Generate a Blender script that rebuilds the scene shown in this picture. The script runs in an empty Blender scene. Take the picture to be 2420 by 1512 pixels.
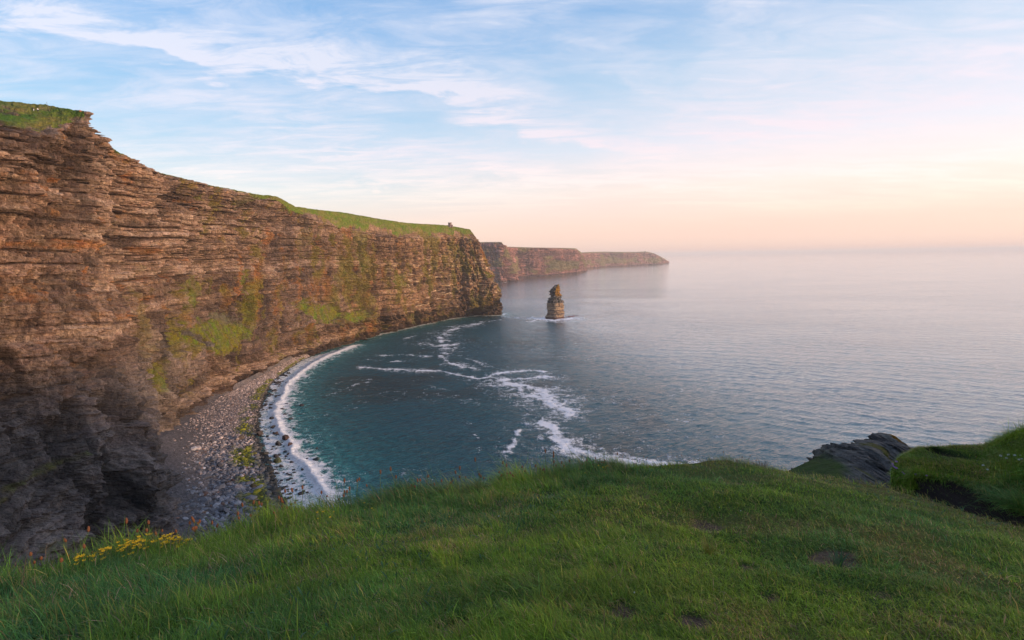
import bpy, math, random
import numpy as np
from mathutils import Matrix, Vector

# ------------------------------------------------------------------ camera, sky, sun, exposure
scene = bpy.context.scene
COL = scene.collection
PITCH, ROLL, CAMZ = math.radians(7.07), 0.0152, 132.0
FPX = 1210.0                       # focal length in units of a 2420-wide picture (18 mm lens)
CAM = np.array([0.0, 0.0, CAMZ])
FWD = np.array([0, math.cos(PITCH), -math.sin(PITCH)])
_up = np.array([0, math.sin(PITCH), math.cos(PITCH)]); _rt = np.array([1.0, 0, 0])
UP = _up * math.cos(ROLL) + _rt * math.sin(ROLL)
RT = _rt * math.cos(ROLL) - _up * math.sin(ROLL)
cd = bpy.data.cameras.new('camera'); cam = bpy.data.objects.new('camera', cd); COL.objects.link(cam)
cam.matrix_world = Matrix([[RT[0], UP[0], -FWD[0], CAM[0]], [RT[1], UP[1], -FWD[1], CAM[1]],
                           [RT[2], UP[2], -FWD[2], CAM[2]], [0, 0, 0, 1]])
cd.sensor_width = 36; cd.lens = 18.0; cd.clip_start = 0.05; cd.clip_end = 200000
scene.camera = cam
SUN_ELEV = math.radians(7.5)
SUN_DIR = np.array([0.96, -0.27, 0]); SUN_DIR = SUN_DIR / np.linalg.norm(SUN_DIR) * math.cos(SUN_ELEV)
SUN_DIR[2] = math.sin(SUN_ELEV)
sl = bpy.data.lights.new('sun', 'SUN'); sl.energy = 4.2; sl.angle = math.radians(4.0); sl.color = (1.0, 0.66, 0.42)
so = bpy.data.objects.new('sun', sl); COL.objects.link(so)
so.rotation_euler = Vector(SUN_DIR.tolist()).to_track_quat('Z', 'Y').to_euler(); so.location = (300, -100, 400)
scene.view_settings.view_transform = 'Standard'; scene.view_settings.look = 'None'
scene.view_settings.exposure = 0.40; scene.view_settings.gamma = 1.0
scene.render.engine = 'CYCLES'
scene.cycles.use_denoising = True
scene.cycles.max_bounces = 5; scene.cycles.diffuse_bounces = 3; scene.cycles.glossy_bounces = 3
scene.cycles.transparent_max_bounces = 8; scene.cycles.volume_bounces = 1


class NT:
    """small helper to write node trees"""
    def __init__(s, tree): s.t = tree; s.n = tree.nodes; s.n.clear()
    def new(s, typ, ins=None, **kw):
        n = s.n.new(typ)
        for k, v in kw.items(): setattr(n, k, v)
        for k, v in (ins or {}).items():
            sock = n.inputs[k]
            if isinstance(v, bpy.types.NodeSocket): s.t.links.new(v, sock)
            else: sock.default_value = v
        return n
    def math(s, op, a, b=0.0, c=None, clamp=False):
        ins = {0: a, 1: b}
        if c is not None: ins[2] = c
        return s.new('ShaderNodeMath', ins, operation=op, use_clamp=clamp).outputs[0]
    def noise(s, vec, scale=1.0, detail=2.0, rough=0.5, dist=0.0, lac=2.0):
        return s.new('ShaderNodeTexNoise', {'Vector': vec, 'Scale': scale, 'Detail': detail, 'Roughness': rough,
                                            'Distortion': dist, 'Lacunarity': lac}).outputs[0]
    def scale(s, vec, sc, loc=(0, 0, 0), rot=(0, 0, 0)):
        return s.new('ShaderNodeMapping', {'Vector': vec, 'Scale': sc, 'Location': loc, 'Rotation': rot}).outputs[0]
    def ramp(s, fac, stops, interp='LINEAR'):
        n = s.new('ShaderNodeValToRGB', {0: fac}); r = n.color_ramp; r.interpolation = interp
        while len(r.elements) < len(stops): r.elements.new(0.5)
        for e, (p, c) in zip(r.elements, stops):
            e.position = p; e.color = (c, c, c, 1) if isinstance(c, (int, float)) else (*c, 1)
        return n.outputs[0]
    def mix(s, fac, a, b, blend='MIX'):
        n = s.n.new('ShaderNodeMix'); n.data_type = 'RGBA'; n.blend_type = blend
        for sock, v in ((n.inputs[0], fac), (n.inputs[6], a), (n.inputs[7], b)):
            if isinstance(v, bpy.types.NodeSocket): s.t.links.new(v, sock)
            else: sock.default_value = v if sock == n.inputs[0] else (*v, 1)
        return n.outputs[2]
    def smooth(s, x, lo, hi, a=0.0, b=1.0):
        return s.new('ShaderNodeMapRange', {0: x, 1: lo, 2: hi, 3: a, 4: b}, interpolation_type='SMOOTHSTEP').outputs[0]
    def link(s, a, b): s.t.links.new(a, b)


def srgb(r, g, b):
    return tuple((c / 255 / 12.92) if c / 255 <= .04045 else ((c / 255 + .055) / 1.055) ** 2.4 for c in (r, g, b))


def ray(u, v):
    d = FWD + RT * ((u - 1210) / FPX) + UP * ((756 - v) / FPX)
    return d / np.linalg.norm(d)


w = bpy.data.worlds.new('World'); scene.world = w; w.use_nodes = True
T = NT(w.node_tree)
gen = T.new('ShaderNodeTexCoord').outputs['Generated']
dirn = T.new('ShaderNodeVectorMath', {0: gen}, operation='NORMALIZE').outputs[0]
sep = T.new('ShaderNodeSeparateXYZ', {0: dirn}).outputs
zz = T.math('MAXIMUM', sep[2], 0.0)
sky = T.new('ShaderNodeTexSky', sky_type='NISHITA', sun_disc=False, sun_elevation=SUN_ELEV,
            sun_rotation=math.atan2(SUN_DIR[0], SUN_DIR[1]), air_density=1.0, dust_density=0.6, ozone_density=2.0)
bg1 = T.new('ShaderNodeBackground', {0: sky.outputs[0], 1: 0.05})
# low sky: twilight colours left (away from the sun) and right (towards it)
def g(stops): return [(p, srgb(*c)) for p, c in stops]
left = T.ramp(zz, g([(0, (218, 186, 182)), (.05, (234, 206, 196)), (.12, (196, 206, 212)), (.22, (140, 186, 216)), (.36, (84, 156, 214)), (.6, (62, 128, 198)), (1, (60, 110, 180))]))
right = T.ramp(zz, g([(0, (228, 192, 188)), (.02, (236, 200, 193)), (.055, (252, 200, 190)), (.12, (252, 220, 206)), (.19, (228, 224, 230)), (.30, (182, 204, 224)), (.44, (108, 160, 212)), (.65, (95, 140, 200)), (1, (66, 110, 180))]))
az = T.math('ARCTAN2', sep[0], sep[1])
sidef = T.smooth(az, -0.75, 0.62)
grad = T.mix(sidef, left, right)
# thin cirrus: noise laid on a flat layer high above, so it foreshortens to the horizon
inv = T.math('DIVIDE', 1.0, T.math('ADD', zz, 0.07))
px_ = T.math('MULTIPLY', sep[0], inv); py_ = T.math('MULTIPLY', sep[1], inv)
pl = T.new('ShaderNodeCombineXYZ', {0: px_, 1: py_, 2: 0.0}).outputs[0]
wisp = T.scale(pl, (0.42, 1.5, 1), (3.1, 1.7, 0), (0, 0, math.radians(38)))
n1 = T.noise(wisp, 1.0, 8, .60, 0.9)
n2 = T.noise(T.scale(pl, (1.0, 2.6, 1), (7, 2, 0), (0, 0, math.radians(30))), 2.1, 9, .68, 0.7)
n3 = T.noise(T.scale(pl, (.35, .35, 1), (1.3, 5.2, 0)), 1.0, 3, .5, 0.0)
broad = T.smooth(T.math('ADD', T.math('MULTIPLY', n1, 0.62), T.math('MULTIPLY', n3, 0.5)), 0.40, 0.70)
fine = T.smooth(n2, 0.32, 0.75)
veil = T.math('MULTIPLY', broad, T.math('ADD', T.math('MULTIPLY', fine, 0.85), 0.42), clamp=True)
veil = T.math('MULTIPLY', veil, T.math('ADD', 0.75, T.math('MULTIPLY', sidef, 0.60)))
acc = veil
wob = T.math('MULTIPLY', T.math('SUBTRACT', T.noise(pl, 1.3, 6, .6, .4), 0.5), 0.12)
def streak(p0, p1, width, strength, soft=60, w2=None):
    """a long cirrus band lying along the great circle through two directions of the sky"""
    global acc
    a, b = ray(*p0), ray(*p1)
    n = np.cross(a, b); n /= np.linalg.norm(n)
    if n[2] < 0: n = -n
    m = (b - a) / np.linalg.norm(b - a)
    dd = T.new('ShaderNodeVectorMath', {0: dirn, 1: tuple(n)}, operation='DOT_PRODUCT').outputs['Value']
    dd = T.math('ADD', dd, T.math('MULTIPLY', wob, width / 0.035))
    al = T.new('ShaderNodeVectorMath', {0: dirn, 1: tuple(m)}, operation='DOT_PRODUCT').outputs['Value']
    lo, hi = float(a @ m), float(b @ m); e = soft / FPX
    body = T.math('MULTIPLY', T.smooth(dd, -width * 0.6, -width * 0.05), T.smooth(dd, w2 or width * 1.9, 0.0))
    rng = T.math('MULTIPLY', T.smooth(al, lo - e, lo + e), T.smooth(al, hi + e, hi - e))
    tex = T.math('ADD', T.math('MULTIPLY', T.smooth(n2, .3, .72), .95), 0.28)
    k = T.math('MULTIPLY', T.math('MULTIPLY', body, rng), T.math('MULTIPLY', tex, strength), clamp=True)
    acc = T.math('MAXIMUM', acc, k)
streak((-60, 40), (560, 135), .050, 1.3, 50)
streak((380, 108), (1280, 245), .060, 1.3, 160)
streak((-100, -40), (900, 60), .06, .6, 160)
streak((300, 20), (1300, 140), .08, .55, 200)
streak((700, 30), (1500, 200), .07, .55, 200)
streak((1060, 262), (1640, 400), .035, 1.1, 60)
streak((1700, 395), (1810, 372), .014, 1.1, 25)
streak((1050, 415), (1640, 445), .028, 1.1, 120)
streak((1500, 290), (2500, 330), .10, .85, 250)
streak((400, 340), (1300, 440), .08, .75, 200)
streak((250, 170), (1000, 350), .06, .6, 200)
streak((1500, 60), (2500, 260), .14, .75, 300)
streak((2150, 440), (2480, 425), .03, .5, 120)
streak((1150, 40), (1750, 330), .06, .6, 150)
streak((1650, 330), (2480, 200), .07, .7, 150)
streak((1300, 120), (1900, -40), .05, .5, 150)
ccol = T.ramp(zz, g([(0, (240, 205, 196)), (.07, (255, 226, 208)), (.12, (252, 230, 222)), (.2, (242, 222, 226)), (.32, (226, 222, 232)), (.5, (214, 220, 236)), (1, (205, 210, 230))]))
acc = T.math('MULTIPLY', acc, T.smooth(zz, 0.03, 0.13))
skyc = T.mix(T.math('MULTIPLY', acc, 0.92, clamp=True), grad, ccol)
bg2 = T.new('ShaderNodeBackground', {0: skyc, 1: 0.77})
add = T.new('ShaderNodeAddShader', {0: bg1.outputs[0], 1: bg2.outputs[0]})
T.new('ShaderNodeOutputWorld', {0: add.outputs[0]})

# ------------------------------------------------------------------ geometry helpers
def W(u, v, Y=None, z=None):
    """world point seen at (u, v) in a 2420-wide picture, at forward distance Y or at height z"""
    d = ray(u, v)
    t = (Y / d[1]) if Y is not None else ((z - CAMZ) / d[2])
    return CAM + d * t


def proj(P):
    q = P - CAM; f = q @ FWD
    f = np.where(f > 0.05, f, np.nan)
    return 1210 + FPX * (q @ RT) / f, 756 - FPX * (q @ UP) / f


def pick(P, u, v):
    """the surface point of a grid that is seen nearest to (u, v)"""
    a, b = proj(P.reshape(-1, 3))
    d = np.hypot(a - u, b - v); d = np.where(np.isnan(d), 1e9, d)
    c = np.argsort(d)[:6]
    q = np.linalg.norm(P.reshape(-1, 3)[c] - CAM, axis=1)
    return int(c[np.argmin(q)])


def _h(*k):
    h = np.uint32(2166136261)
    with np.errstate(over='ignore'):
        for a in k:
            a = np.asarray(a).astype(np.int64).astype(np.uint32)
            h = (h ^ a) * np.uint32(16777619)
            h = h ^ (h >> np.uint32(15)); h = h * np.uint32(2246822519); h = h ^ (h >> np.uint32(13))
    return (h & np.uint32(0xffffff)).astype(np.float64) / 16777215.0


def vn(x, y, seed=0):
    ix, iy = np.floor(x), np.floor(y); fx, fy = x - ix, y - iy
    fx = fx * fx * (3 - 2 * fx); fy = fy * fy * (3 - 2 * fy)
    a, b = _h(ix, iy, seed), _h(ix + 1, iy, seed); c, d = _h(ix, iy + 1, seed), _h(ix + 1, iy + 1, seed)
    return a + (b - a) * fx + (c - a) * fy + (a - b - c + d) * fx * fy


def fbm(x, y, seed=0, o=4, r=.5):
    s, amp, tot = 0, 1.0, 0
    for i in range(o):
        s = s + amp * (vn(x * 2 ** i + 17.3 * i, y * 2 ** i - 9.1 * i, seed + i) * 2 - 1); tot += amp; amp *= r
    return s / tot


def ridge(x, y, seed=0, o=3):
    s, amp, tot = 0, 1.0, 0
    for i in range(o):
        s = s + amp * (1 - 2 * np.abs(vn(x * 2 ** i, y * 2 ** i, seed + i) * 2 - 1)); tot += amp; amp *= .5
    return s / tot


def facets(x, y, seed=0, grad=.8):
    """broken-rock relief: irregular cells, each a plane with its own height and tilt"""
    ix, iy = np.floor(x), np.floor(y); best = np.full(np.shape(x), 9.0); sec = np.full(np.shape(x), 9.0); val = np.zeros(np.shape(x))
    for dx in (-1, 0, 1):
        for dy in (-1, 0, 1):
            jx, jy = ix + dx, iy + dy
            cx_ = x - (jx + _h(jx, jy, seed)); cy_ = y - (jy + _h(jx, jy, seed + 1)); d = np.abs(cx_) ** 2 + cy_ ** 2
            hv = _h(jx, jy, seed + 2) - .5 + grad * ((_h(jx, jy, seed + 3) - .5) * cx_ + (_h(jx, jy, seed + 4) - .5) * cy_)
            m = d < best; sec = np.where(m, best, np.minimum(sec, d)); val = np.where(m, hv, val); best = np.where(m, d, best)
    return val, np.sqrt(sec) - np.sqrt(best)


def sm(x, a, b):
    t = np.clip((x - a) / (b - a), 0, 1); return t * t * (3 - 2 * t)


def grid_faces(nr, nc):
    i = np.arange(nr - 1)[:, None] * nc + np.arange(nc - 1)[None, :]
    return np.stack([i, i + 1, i + nc + 1, i + nc], -1).reshape(-1, 4)


def mesh_obj(name, V, F, mat, parent=None, cols=None, attrs=None, smooth=False, mats=None, midx=None, link=True):
    """F: one array of faces, or a list of arrays (quads, triangles)"""
    me = bpy.data.meshes.new(name); V = np.asarray(V, dtype=np.float32).reshape(-1, 3)
    FF = F if isinstance(F, list) else [np.asarray(F)]
    me.vertices.add(len(V)); me.vertices.foreach_set('co', V.ravel())
    tot = sum(f.size for f in FF); npoly = sum(len(f) for f in FF)
    me.loops.add(tot); me.loops.foreach_set('vertex_index', np.concatenate([f.ravel() for f in FF]).astype(np.int32))
    lt = np.concatenate([np.full(len(f), f.shape[1]) for f in FF]); ls = np.concatenate([[0], np.cumsum(lt)[:-1]])
    me.polygons.add(npoly); me.polygons.foreach_set('loop_start', ls.astype(np.int32))
    me.polygons.foreach_set('loop_total', lt.astype(np.int32))
    if midx is not None: me.polygons.foreach_set('material_index', midx.astype(np.int32))
    me.update(calc_edges=True)
    me.polygons.foreach_set('use_smooth', np.full(npoly, bool(smooth)))
    if cols is not None:
        a = me.color_attributes.new('Col', 'FLOAT_COLOR', 'POINT')
        c = np.ones((len(V), 4), dtype=np.float32); c[:, :3] = np.asarray(cols).reshape(-1, 3); a.data.foreach_set('color', c.ravel())
    for k, v in (attrs or {}).items():
        a = me.attributes.new(k, 'FLOAT', 'POINT'); a.data.foreach_set('value', np.asarray(v, dtype=np.float32).ravel())
    for m in (mats or [mat]): me.materials.append(m)
    o = bpy.data.objects.new(name, me)
    if link: COL.objects.link(o)
    if parent is not None: o.parent = parent
    return o


def tag(o, label=None, cat=None, group=None, kind=None):
    for k, v in (('label', label), ('category', cat), ('group', group), ('kind', kind)):
        if v: o[k] = v
    return o


def empty(name, loc, rz=0.0):
    o = bpy.data.objects.new(name, None); COL.objects.link(o); o.location = tuple(map(float, loc)); o.rotation_euler = (0, 0, rz)
    o.empty_display_size = 0.2
    return o


def copy_tree(o, parent=None):
    c = o.copy(); COL.objects.link(c); c.parent = parent
    for ch in list(o.children): copy_tree(ch, c)
    return c


def tube(path, rad, n=6, cap=True):
    P = np.asarray(path, float); k = len(P); rad = np.broadcast_to(np.asarray(rad, float), (k,))
    V = []
    for i in range(k):
        t = P[min(i + 1, k - 1)] - P[max(i - 1, 0)]; t /= np.linalg.norm(t) + 1e-9
        a = np.cross(t, [0, 0, 1.0] if abs(t[2]) < .9 else [1.0, 0, 0]); a /= np.linalg.norm(a); b = np.cross(t, a)
        th = np.arange(n) * 2 * math.pi / n
        V.append(P[i] + rad[i] * (np.cos(th)[:, None] * a + np.sin(th)[:, None] * b))
    V = np.concatenate(V); F = []
    for i in range(k - 1):
        for j in range(n): F.append((i * n + j, i * n + (j + 1) % n, (i + 1) * n + (j + 1) % n, (i + 1) * n + j))
    F = [np.array(F)]
    if cap:
        V = np.concatenate([V, P[:1], P[-1:]]); a, b = len(V) - 2, len(V) - 1
        F.append(np.array([(j, a, (j + 1) % n) for j in range(n)] + [((k - 1) * n + (j + 1) % n, b, (k - 1) * n + j) for j in range(n)]))
    return V, F


def join(parts):
    """parts: list of (V, [faces]); returns merged"""
    Vs, Q, off = [], {}, 0
    for V, F in parts:
        for f in (F if isinstance(F, list) else [F]):
            f = np.asarray(f)
            Q.setdefault(f.shape[1], []).append(f + off)
        Vs.append(V); off += len(V)
    return np.concatenate(Vs), [np.concatenate(v) for v in Q.values()]


def box(x0, x1, y0, y1, z0, z1):
    V = np.array([(x, y, z) for x in (x0, x1) for y in (y0, y1) for z in (z0, z1)], float)
    return V, [np.array([(0, 1, 3, 2), (4, 6, 7, 5), (0, 4, 5, 1), (2, 3, 7, 6), (0, 2, 6, 4), (1, 5, 7, 3)])]


# ------------------------------------------------------------------ materials
def mat(name):
    m = bpy.data.materials.new(name); m.use_nodes = True
    return m, NT(m.node_tree)


def finish(T, col, rough=.9, spec=.2, normal=None, **extra):
    ins = {'Base Color': col if isinstance(col, bpy.types.NodeSocket) else (*col, 1), 'Roughness': rough, 'Specular IOR Level': spec}
    if normal is not None: ins['Normal'] = normal
    ins.update(extra)
    p = T.new('ShaderNodeBsdfPrincipled', ins)
    T.new('ShaderNodeOutputMaterial', {0: p.outputs[0]}); return p


def rock_mat(name, sc=1.0, bump=1.0):
    m, T = mat(name)
    pos = T.new('ShaderNodeNewGeometry').outputs['Position']
    col = T.new('ShaderNodeVertexColor', layer_name='Col').outputs[0]
    gr = T.new('ShaderNodeAttribute', attribute_name='grass').outputs['Fac']
    bed = T.noise(T.scale(pos, (.45 / sc, .45 / sc, 1.5 / sc)), 1.0, 5, .65, .3)
    vert = T.noise(T.scale(pos, (.5 / sc, .5 / sc, .09 / sc)), 1.0, 5, .65, .5)
    bed2 = T.noise(T.scale(pos, (.9 / sc, .9 / sc, 3.0 / sc)), 1.0, 5, .65, .5)
    blot = T.noise(T.scale(pos, (.55 / sc, .55 / sc, .45 / sc)), 1.0, 6, .68, .2)
    vor = T.new('ShaderNodeTexVoronoi', {'Vector': T.scale(pos, (.28 / sc, .28 / sc, .9 / sc)), 'Scale': 1.0, 'Randomness': 1.0}, feature='F1')
    k = T.math('ADD', T.math('MULTIPLY', T.math('SUBTRACT', bed, .5), .7), T.math('MULTIPLY', T.math('SUBTRACT', blot, .5), 1.7))
    k = T.math('ADD', k, T.math('MULTIPLY', T.math('SUBTRACT', bed2, .5), 1.1))
    k = T.math('ADD', k, T.math('MULTIPLY', T.math('SUBTRACT', vert, .5), 1.6))
    k2 = T.math('ADD', 1.0, T.math('MULTIPLY', k, T.math('SUBTRACT', 1.0, T.math('MULTIPLY', gr, .45))))
    k2 = T.math('MAXIMUM', k2, .22)
    kk = T.new('ShaderNodeCombineXYZ', {0: k2, 1: k2, 2: k2}).outputs[0]
    c = T.mix(1.0, col, kk, 'MULTIPLY')
    hue = T.noise(T.scale(pos, (.13 / sc, .13 / sc, .3 / sc)), 1.0, 4, .6)
    hs = T.new('ShaderNodeHueSaturation', {'Hue': T.math('ADD', .5, T.math('MULTIPLY', T.math('SUBTRACT', hue, .5), .06)),
                                          'Saturation': T.math('ADD', .75, T.math('MULTIPLY', blot, .6)), 'Value': 1.0, 'Color': c}).outputs[0]
    h = T.math('ADD', T.math('MULTIPLY', bed2, .9), T.math('ADD', T.math('MULTIPLY', bed, 1.0), T.math('MULTIPLY', blot, 1.6)))
    h = T.math('ADD', h, T.math('ADD', T.math('MULTIPLY', vert, 1.2), T.math('MULTIPLY', vor.outputs['Distance'], -1.1)))
    bn = T.new('ShaderNodeBump', {'Height': h, 'Strength': .85 * bump, 'Distance': 1.1 * sc}).outputs[0]
    finish(T, hs, .92, .15, bn)
    return m


ROCK = rock_mat('bedded_rock')
FARROCK = rock_mat('distant_rock', 3.0, 1.0)
NEARROCK = rock_mat('lichen_rock', .10, 1.15)

SUNH = SUN_DIR

# ------------------------------------------------------------------ cliff builder
C_TAN, C_DARK, C_SLATE = np.array([.39, .265, .19]), np.array([.095, .066, .054]), np.array([.145, .122, .108])
C_RUST, C_PALE, C_MOSS, C_GRASS = np.array([.34, .155, .06]), np.array([.46, .34, .27]), np.array([.17, .145, .022]), np.array([.13, .185, .022])
C_DRY = np.array([.20, .17, .05])


def lerp(a, b, t): return a + (b - a) * np.asarray(t)[..., None]


def resample_cols(Pc, n, key, smooth):
    """Pc (cols, levels, 3) -> n columns, spaced so that steps grow with distance from the viewer"""
    L = np.linalg.norm(np.diff(Pc[:, 2, :2], axis=0), axis=1)
    L = np.maximum(L, 0.5 * np.linalg.norm(np.diff(Pc[:, 5, :2], axis=0), axis=1)) + 1e-3
    s = np.concatenate([[0], np.cumsum(L)])
    sd = np.linspace(0, s[-1], 6000)
    x = np.interp(sd, s, Pc[:, 2, 0]); y = np.interp(sd, s, Pc[:, 2, 1])
    dens = 1 / np.maximum(np.hypot(x, y), key); cum = np.concatenate([[0], np.cumsum((dens[1:] + dens[:-1]) / 2)])
    sq = np.interp(np.linspace(0, cum[-1], n), cum, sd)
    out = np.zeros((n, Pc.shape[1], 3))
    fine = np.zeros((6000, Pc.shape[1], 3))
    for l in range(Pc.shape[1]):
        for k in range(3): fine[:, l, k] = np.interp(sd, s, Pc[:, l, k])
    ds = sd[1]; hw = max(1, int(smooth / ds)); ker = np.hanning(2 * hw + 3)[1:-1]; ker /= ker.sum()
    for l in range(Pc.shape[1]):
        for k in range(3):
            a = np.pad(fine[:, l, k], hw, mode='edge'); fine[:, l, k] = np.convolve(a, ker, 'valid')
            out[:, l, k] = np.interp(sq, sd, fine[:, l, k])
    return out, sq


def build_cliff(name, cols, n, rows, amp=1.0, unit=1.0, key=150, smooth=6.0, seed=0, style=None, fadek=None):
    """cols: per column 9 points bottom -> inland. rows: vertices between successive levels"""
    Pc = np.array(cols, float)
    Q, s = resample_cols(Pc, n, key, smooth)
    pts, lev = [], []
    for l, r in enumerate(rows):
        t = np.arange(r) / r
        pts.append(Q[None, :, l] * (1 - t)[:, None, None] + Q[None, :, l + 1] * t[:, None, None]); lev.append(l + t)
    pts.append(Q[None, :, -1]); lev.append([len(rows)])
    P = np.concatenate(pts, 0); lev = np.concatenate(lev)
    # soften the kinks between levels
    for _ in range(3):
        P[1:-1, :, :2] = P[1:-1, :, :2] * .5 + (P[:-2, :, :2] + P[2:, :, :2]) * .25
    # outward direction
    tx = np.gradient(P[..., 0], axis=1); ty = np.gradient(P[..., 1], axis=1)
    k = 9; ker = np.ones(2 * k + 1) / (2 * k + 1)
    tx = np.stack([np.convolve(np.pad(r, k, mode='edge'), ker, 'valid') for r in tx]); ty = np.stack([np.convolve(np.pad(r, k, mode='edge'), ker, 'valid') for r in ty])
    ln = np.hypot(tx, ty) + 1e-6
    N = np.stack([ty / ln, -tx / ln, np.zeros_like(tx)], -1)
    S = np.broadcast_to(s[None, :], P.shape[:2]); Z = P[..., 2]; Lv = np.broadcast_to(lev[:, None], P.shape[:2])
    U = unit
    bed = Z + 7.0 * U * fbm(S / (110 * U), Z / (300 * U), seed + 3, 3) + 1.1 * U * fbm(S / (28 * U), Z / (50 * U), seed + 5, 2) + .35 * U * fbm(S / (9 * U), Z / (30 * U), seed + 4, 2)

    bedv = bed + 3.6 * U * (vn(bed / (12 * U), S / (500 * U), seed + 6) * 2 - 1) * 1.3
    thick = .35 + 1.15 * vn(bed / (16 * U), S / (160 * U), seed + 7)
    def blocks(L, Wd, sd):
        L *= U; Wd *= U
        kk = np.floor(bedv / L); wd = Wd * (.5 + 1.3 * _h(kk, sd))
        cc = np.floor((S + .25 * L * fbm(S / (3 * L), bed / L, sd + 7, 1)) / wd + 31.7 * _h(kk, sd + 1))
        fx = (S + .25 * L * fbm(S / (3 * L), bed / L, sd + 7, 1)) / wd + 31.7 * _h(kk, sd + 1) - cc
        jw = .55 * U / wd; crack[0] = crack[0] + (1 - sm(np.minimum(fx, 1 - fx), jw * .3, jw * 1.2)) * min(1, L / (6 * U))
        return _h(kk, cc, sd + 2)
    crack = [0.0]
    upper, Sx, Zx = style(S, Z, bed, Lv) if style else (sm(bed, 95, 125), S, Z)
    b1, b2, b3, b4 = blocks(6.5, 22, seed + 10), blocks(2.9, 9, seed + 20), blocks(1.5, 5, seed + 30), blocks(12, 60, seed + 40)
    lay = vn(bed / (2.1 * U), S / (400 * U), seed + 50) - .5
    lay2 = _h(np.floor(bed / (4.4 * U)), seed + 51) - .5
    rib = ridge(S / (20 * U) + .6 * fbm(S / (40 * U), Z / (50 * U), seed + 60, 2), Z / (160 * U), seed + 61, 3)
    rib2 = ridge(S / (6.5 * U) + .5 * fbm(S / (20 * U), Z / (18 * U), seed + 62, 2), Z / (45 * U), seed + 63, 3)
    butt = fbm(S / (75 * U), Z / (260 * U), seed + 64, 3) + .5 * ridge(S / (38 * U) + .25 * fbm(S / (30 * U), Z / (40 * U), seed + 66, 3), Z / (300 * U), seed + 67, 2)
    gul = np.clip(1 - np.abs(vn(S / (30 * U) + .35 * fbm(S / (30 * U), Z / (35 * U), seed + 68, 3), Z / (170 * U), seed + 69) - .5) * 14, 0, 1) ** 1.5
    pil = blocks(34, 7.5, seed + 70) + .7 * blocks(22, 4.0, seed + 71)
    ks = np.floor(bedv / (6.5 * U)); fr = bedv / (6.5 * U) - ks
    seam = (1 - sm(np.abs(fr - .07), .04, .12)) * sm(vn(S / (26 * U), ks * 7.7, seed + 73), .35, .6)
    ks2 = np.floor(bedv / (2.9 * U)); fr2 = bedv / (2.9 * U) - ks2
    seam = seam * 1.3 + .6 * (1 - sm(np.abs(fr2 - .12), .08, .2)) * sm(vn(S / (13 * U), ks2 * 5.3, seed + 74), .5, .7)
    rough = fbm(S / (4 * U), Z / (4 * U), seed + 65, 4, .6)
    d = 7.5 * butt + upper * (3.4 * (b4 - .5) + thick * (4.8 * (b1 - .5) + 3.6 * (b2 - .5) + 2.1 * (b3 - .5)) + 5.5 * (blocks(75, 26, seed + 45) - .5) + 1.0 * lay + 1.0 * lay2 + 2.4 * rib + 1.6 * rib2)
    d = d + (1 - upper) * (3.0 * rib + 2.2 * rib2 + 1.6 * (b1 - .5) + 2.0 * (b2 - .5) + 1.2 * (b3 - .5) + .5 * lay)
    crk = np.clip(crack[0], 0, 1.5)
    low = 1 - upper
    u1, v1 = (S + .75 * Z) / U, (Z - .75 * S) / U
    fac = _h(np.floor(u1 / 7 + .6 * fbm(u1 / 12, v1 / 12, seed + 76, 2)), np.floor(v1 / 16 + .8 * fbm(u1 / 12, v1 / 14, seed + 77, 2)), seed + 78) - .5
    wx_ = .5 * fbm(S / (14 * U), Z / (14 * U), seed + 90, 3)
    f1_, e1_ = facets(S / (11 * U) + .35 * Z / (11 * U) + wx_, Z / (19 * U) + wx_, seed + 91, 1.6)
    f2_, e2_ = facets(S / (4.2 * U) + .3 * Z / (4.2 * U) + 2 * wx_, Z / (6.5 * U), seed + 96, 1.6)
    fac = f1_
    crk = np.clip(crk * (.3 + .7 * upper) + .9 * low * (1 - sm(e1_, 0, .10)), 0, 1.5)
    d = d * 1.25 + low * (5.0 * f1_ + 3.2 * f2_ + 1.0 * ridge(u1 / 13, v1 / 42, seed + 79, 3)) + upper * (2.2 * f1_ + 1.3 * f2_) - 1.5 * crk - 3.2 * thick * seam * (.25 + .75 * upper) - 11.5 * gul * (.35 + .65 * (1 - upper) + .4 * vn(S / (60 * U), Z / (50 * U), seed + 72)) + (pil - .85) * (1.5 + 2.4 * (1 - upper)) + 1.3 * rough
    fade = 1 - .8 * sm(Lv, 4.9, 5.2) * (fadek(S) if fadek else 1)
    fade = fade * (1 - .9 * sm(Lv, 5.9, 6.1))
    d = d * U * amp * fade
    P2 = P + N * d[..., None]
    return P2, P, N, S, Z, bed, Lv, dict(b1=b1, b2=b2, b3=b3, rib=rib, rib2=rib2, rough=rough, seam=seam, crk=crk, fac=fac, upper=upper, lay=lay, butt=butt, d=d)


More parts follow.
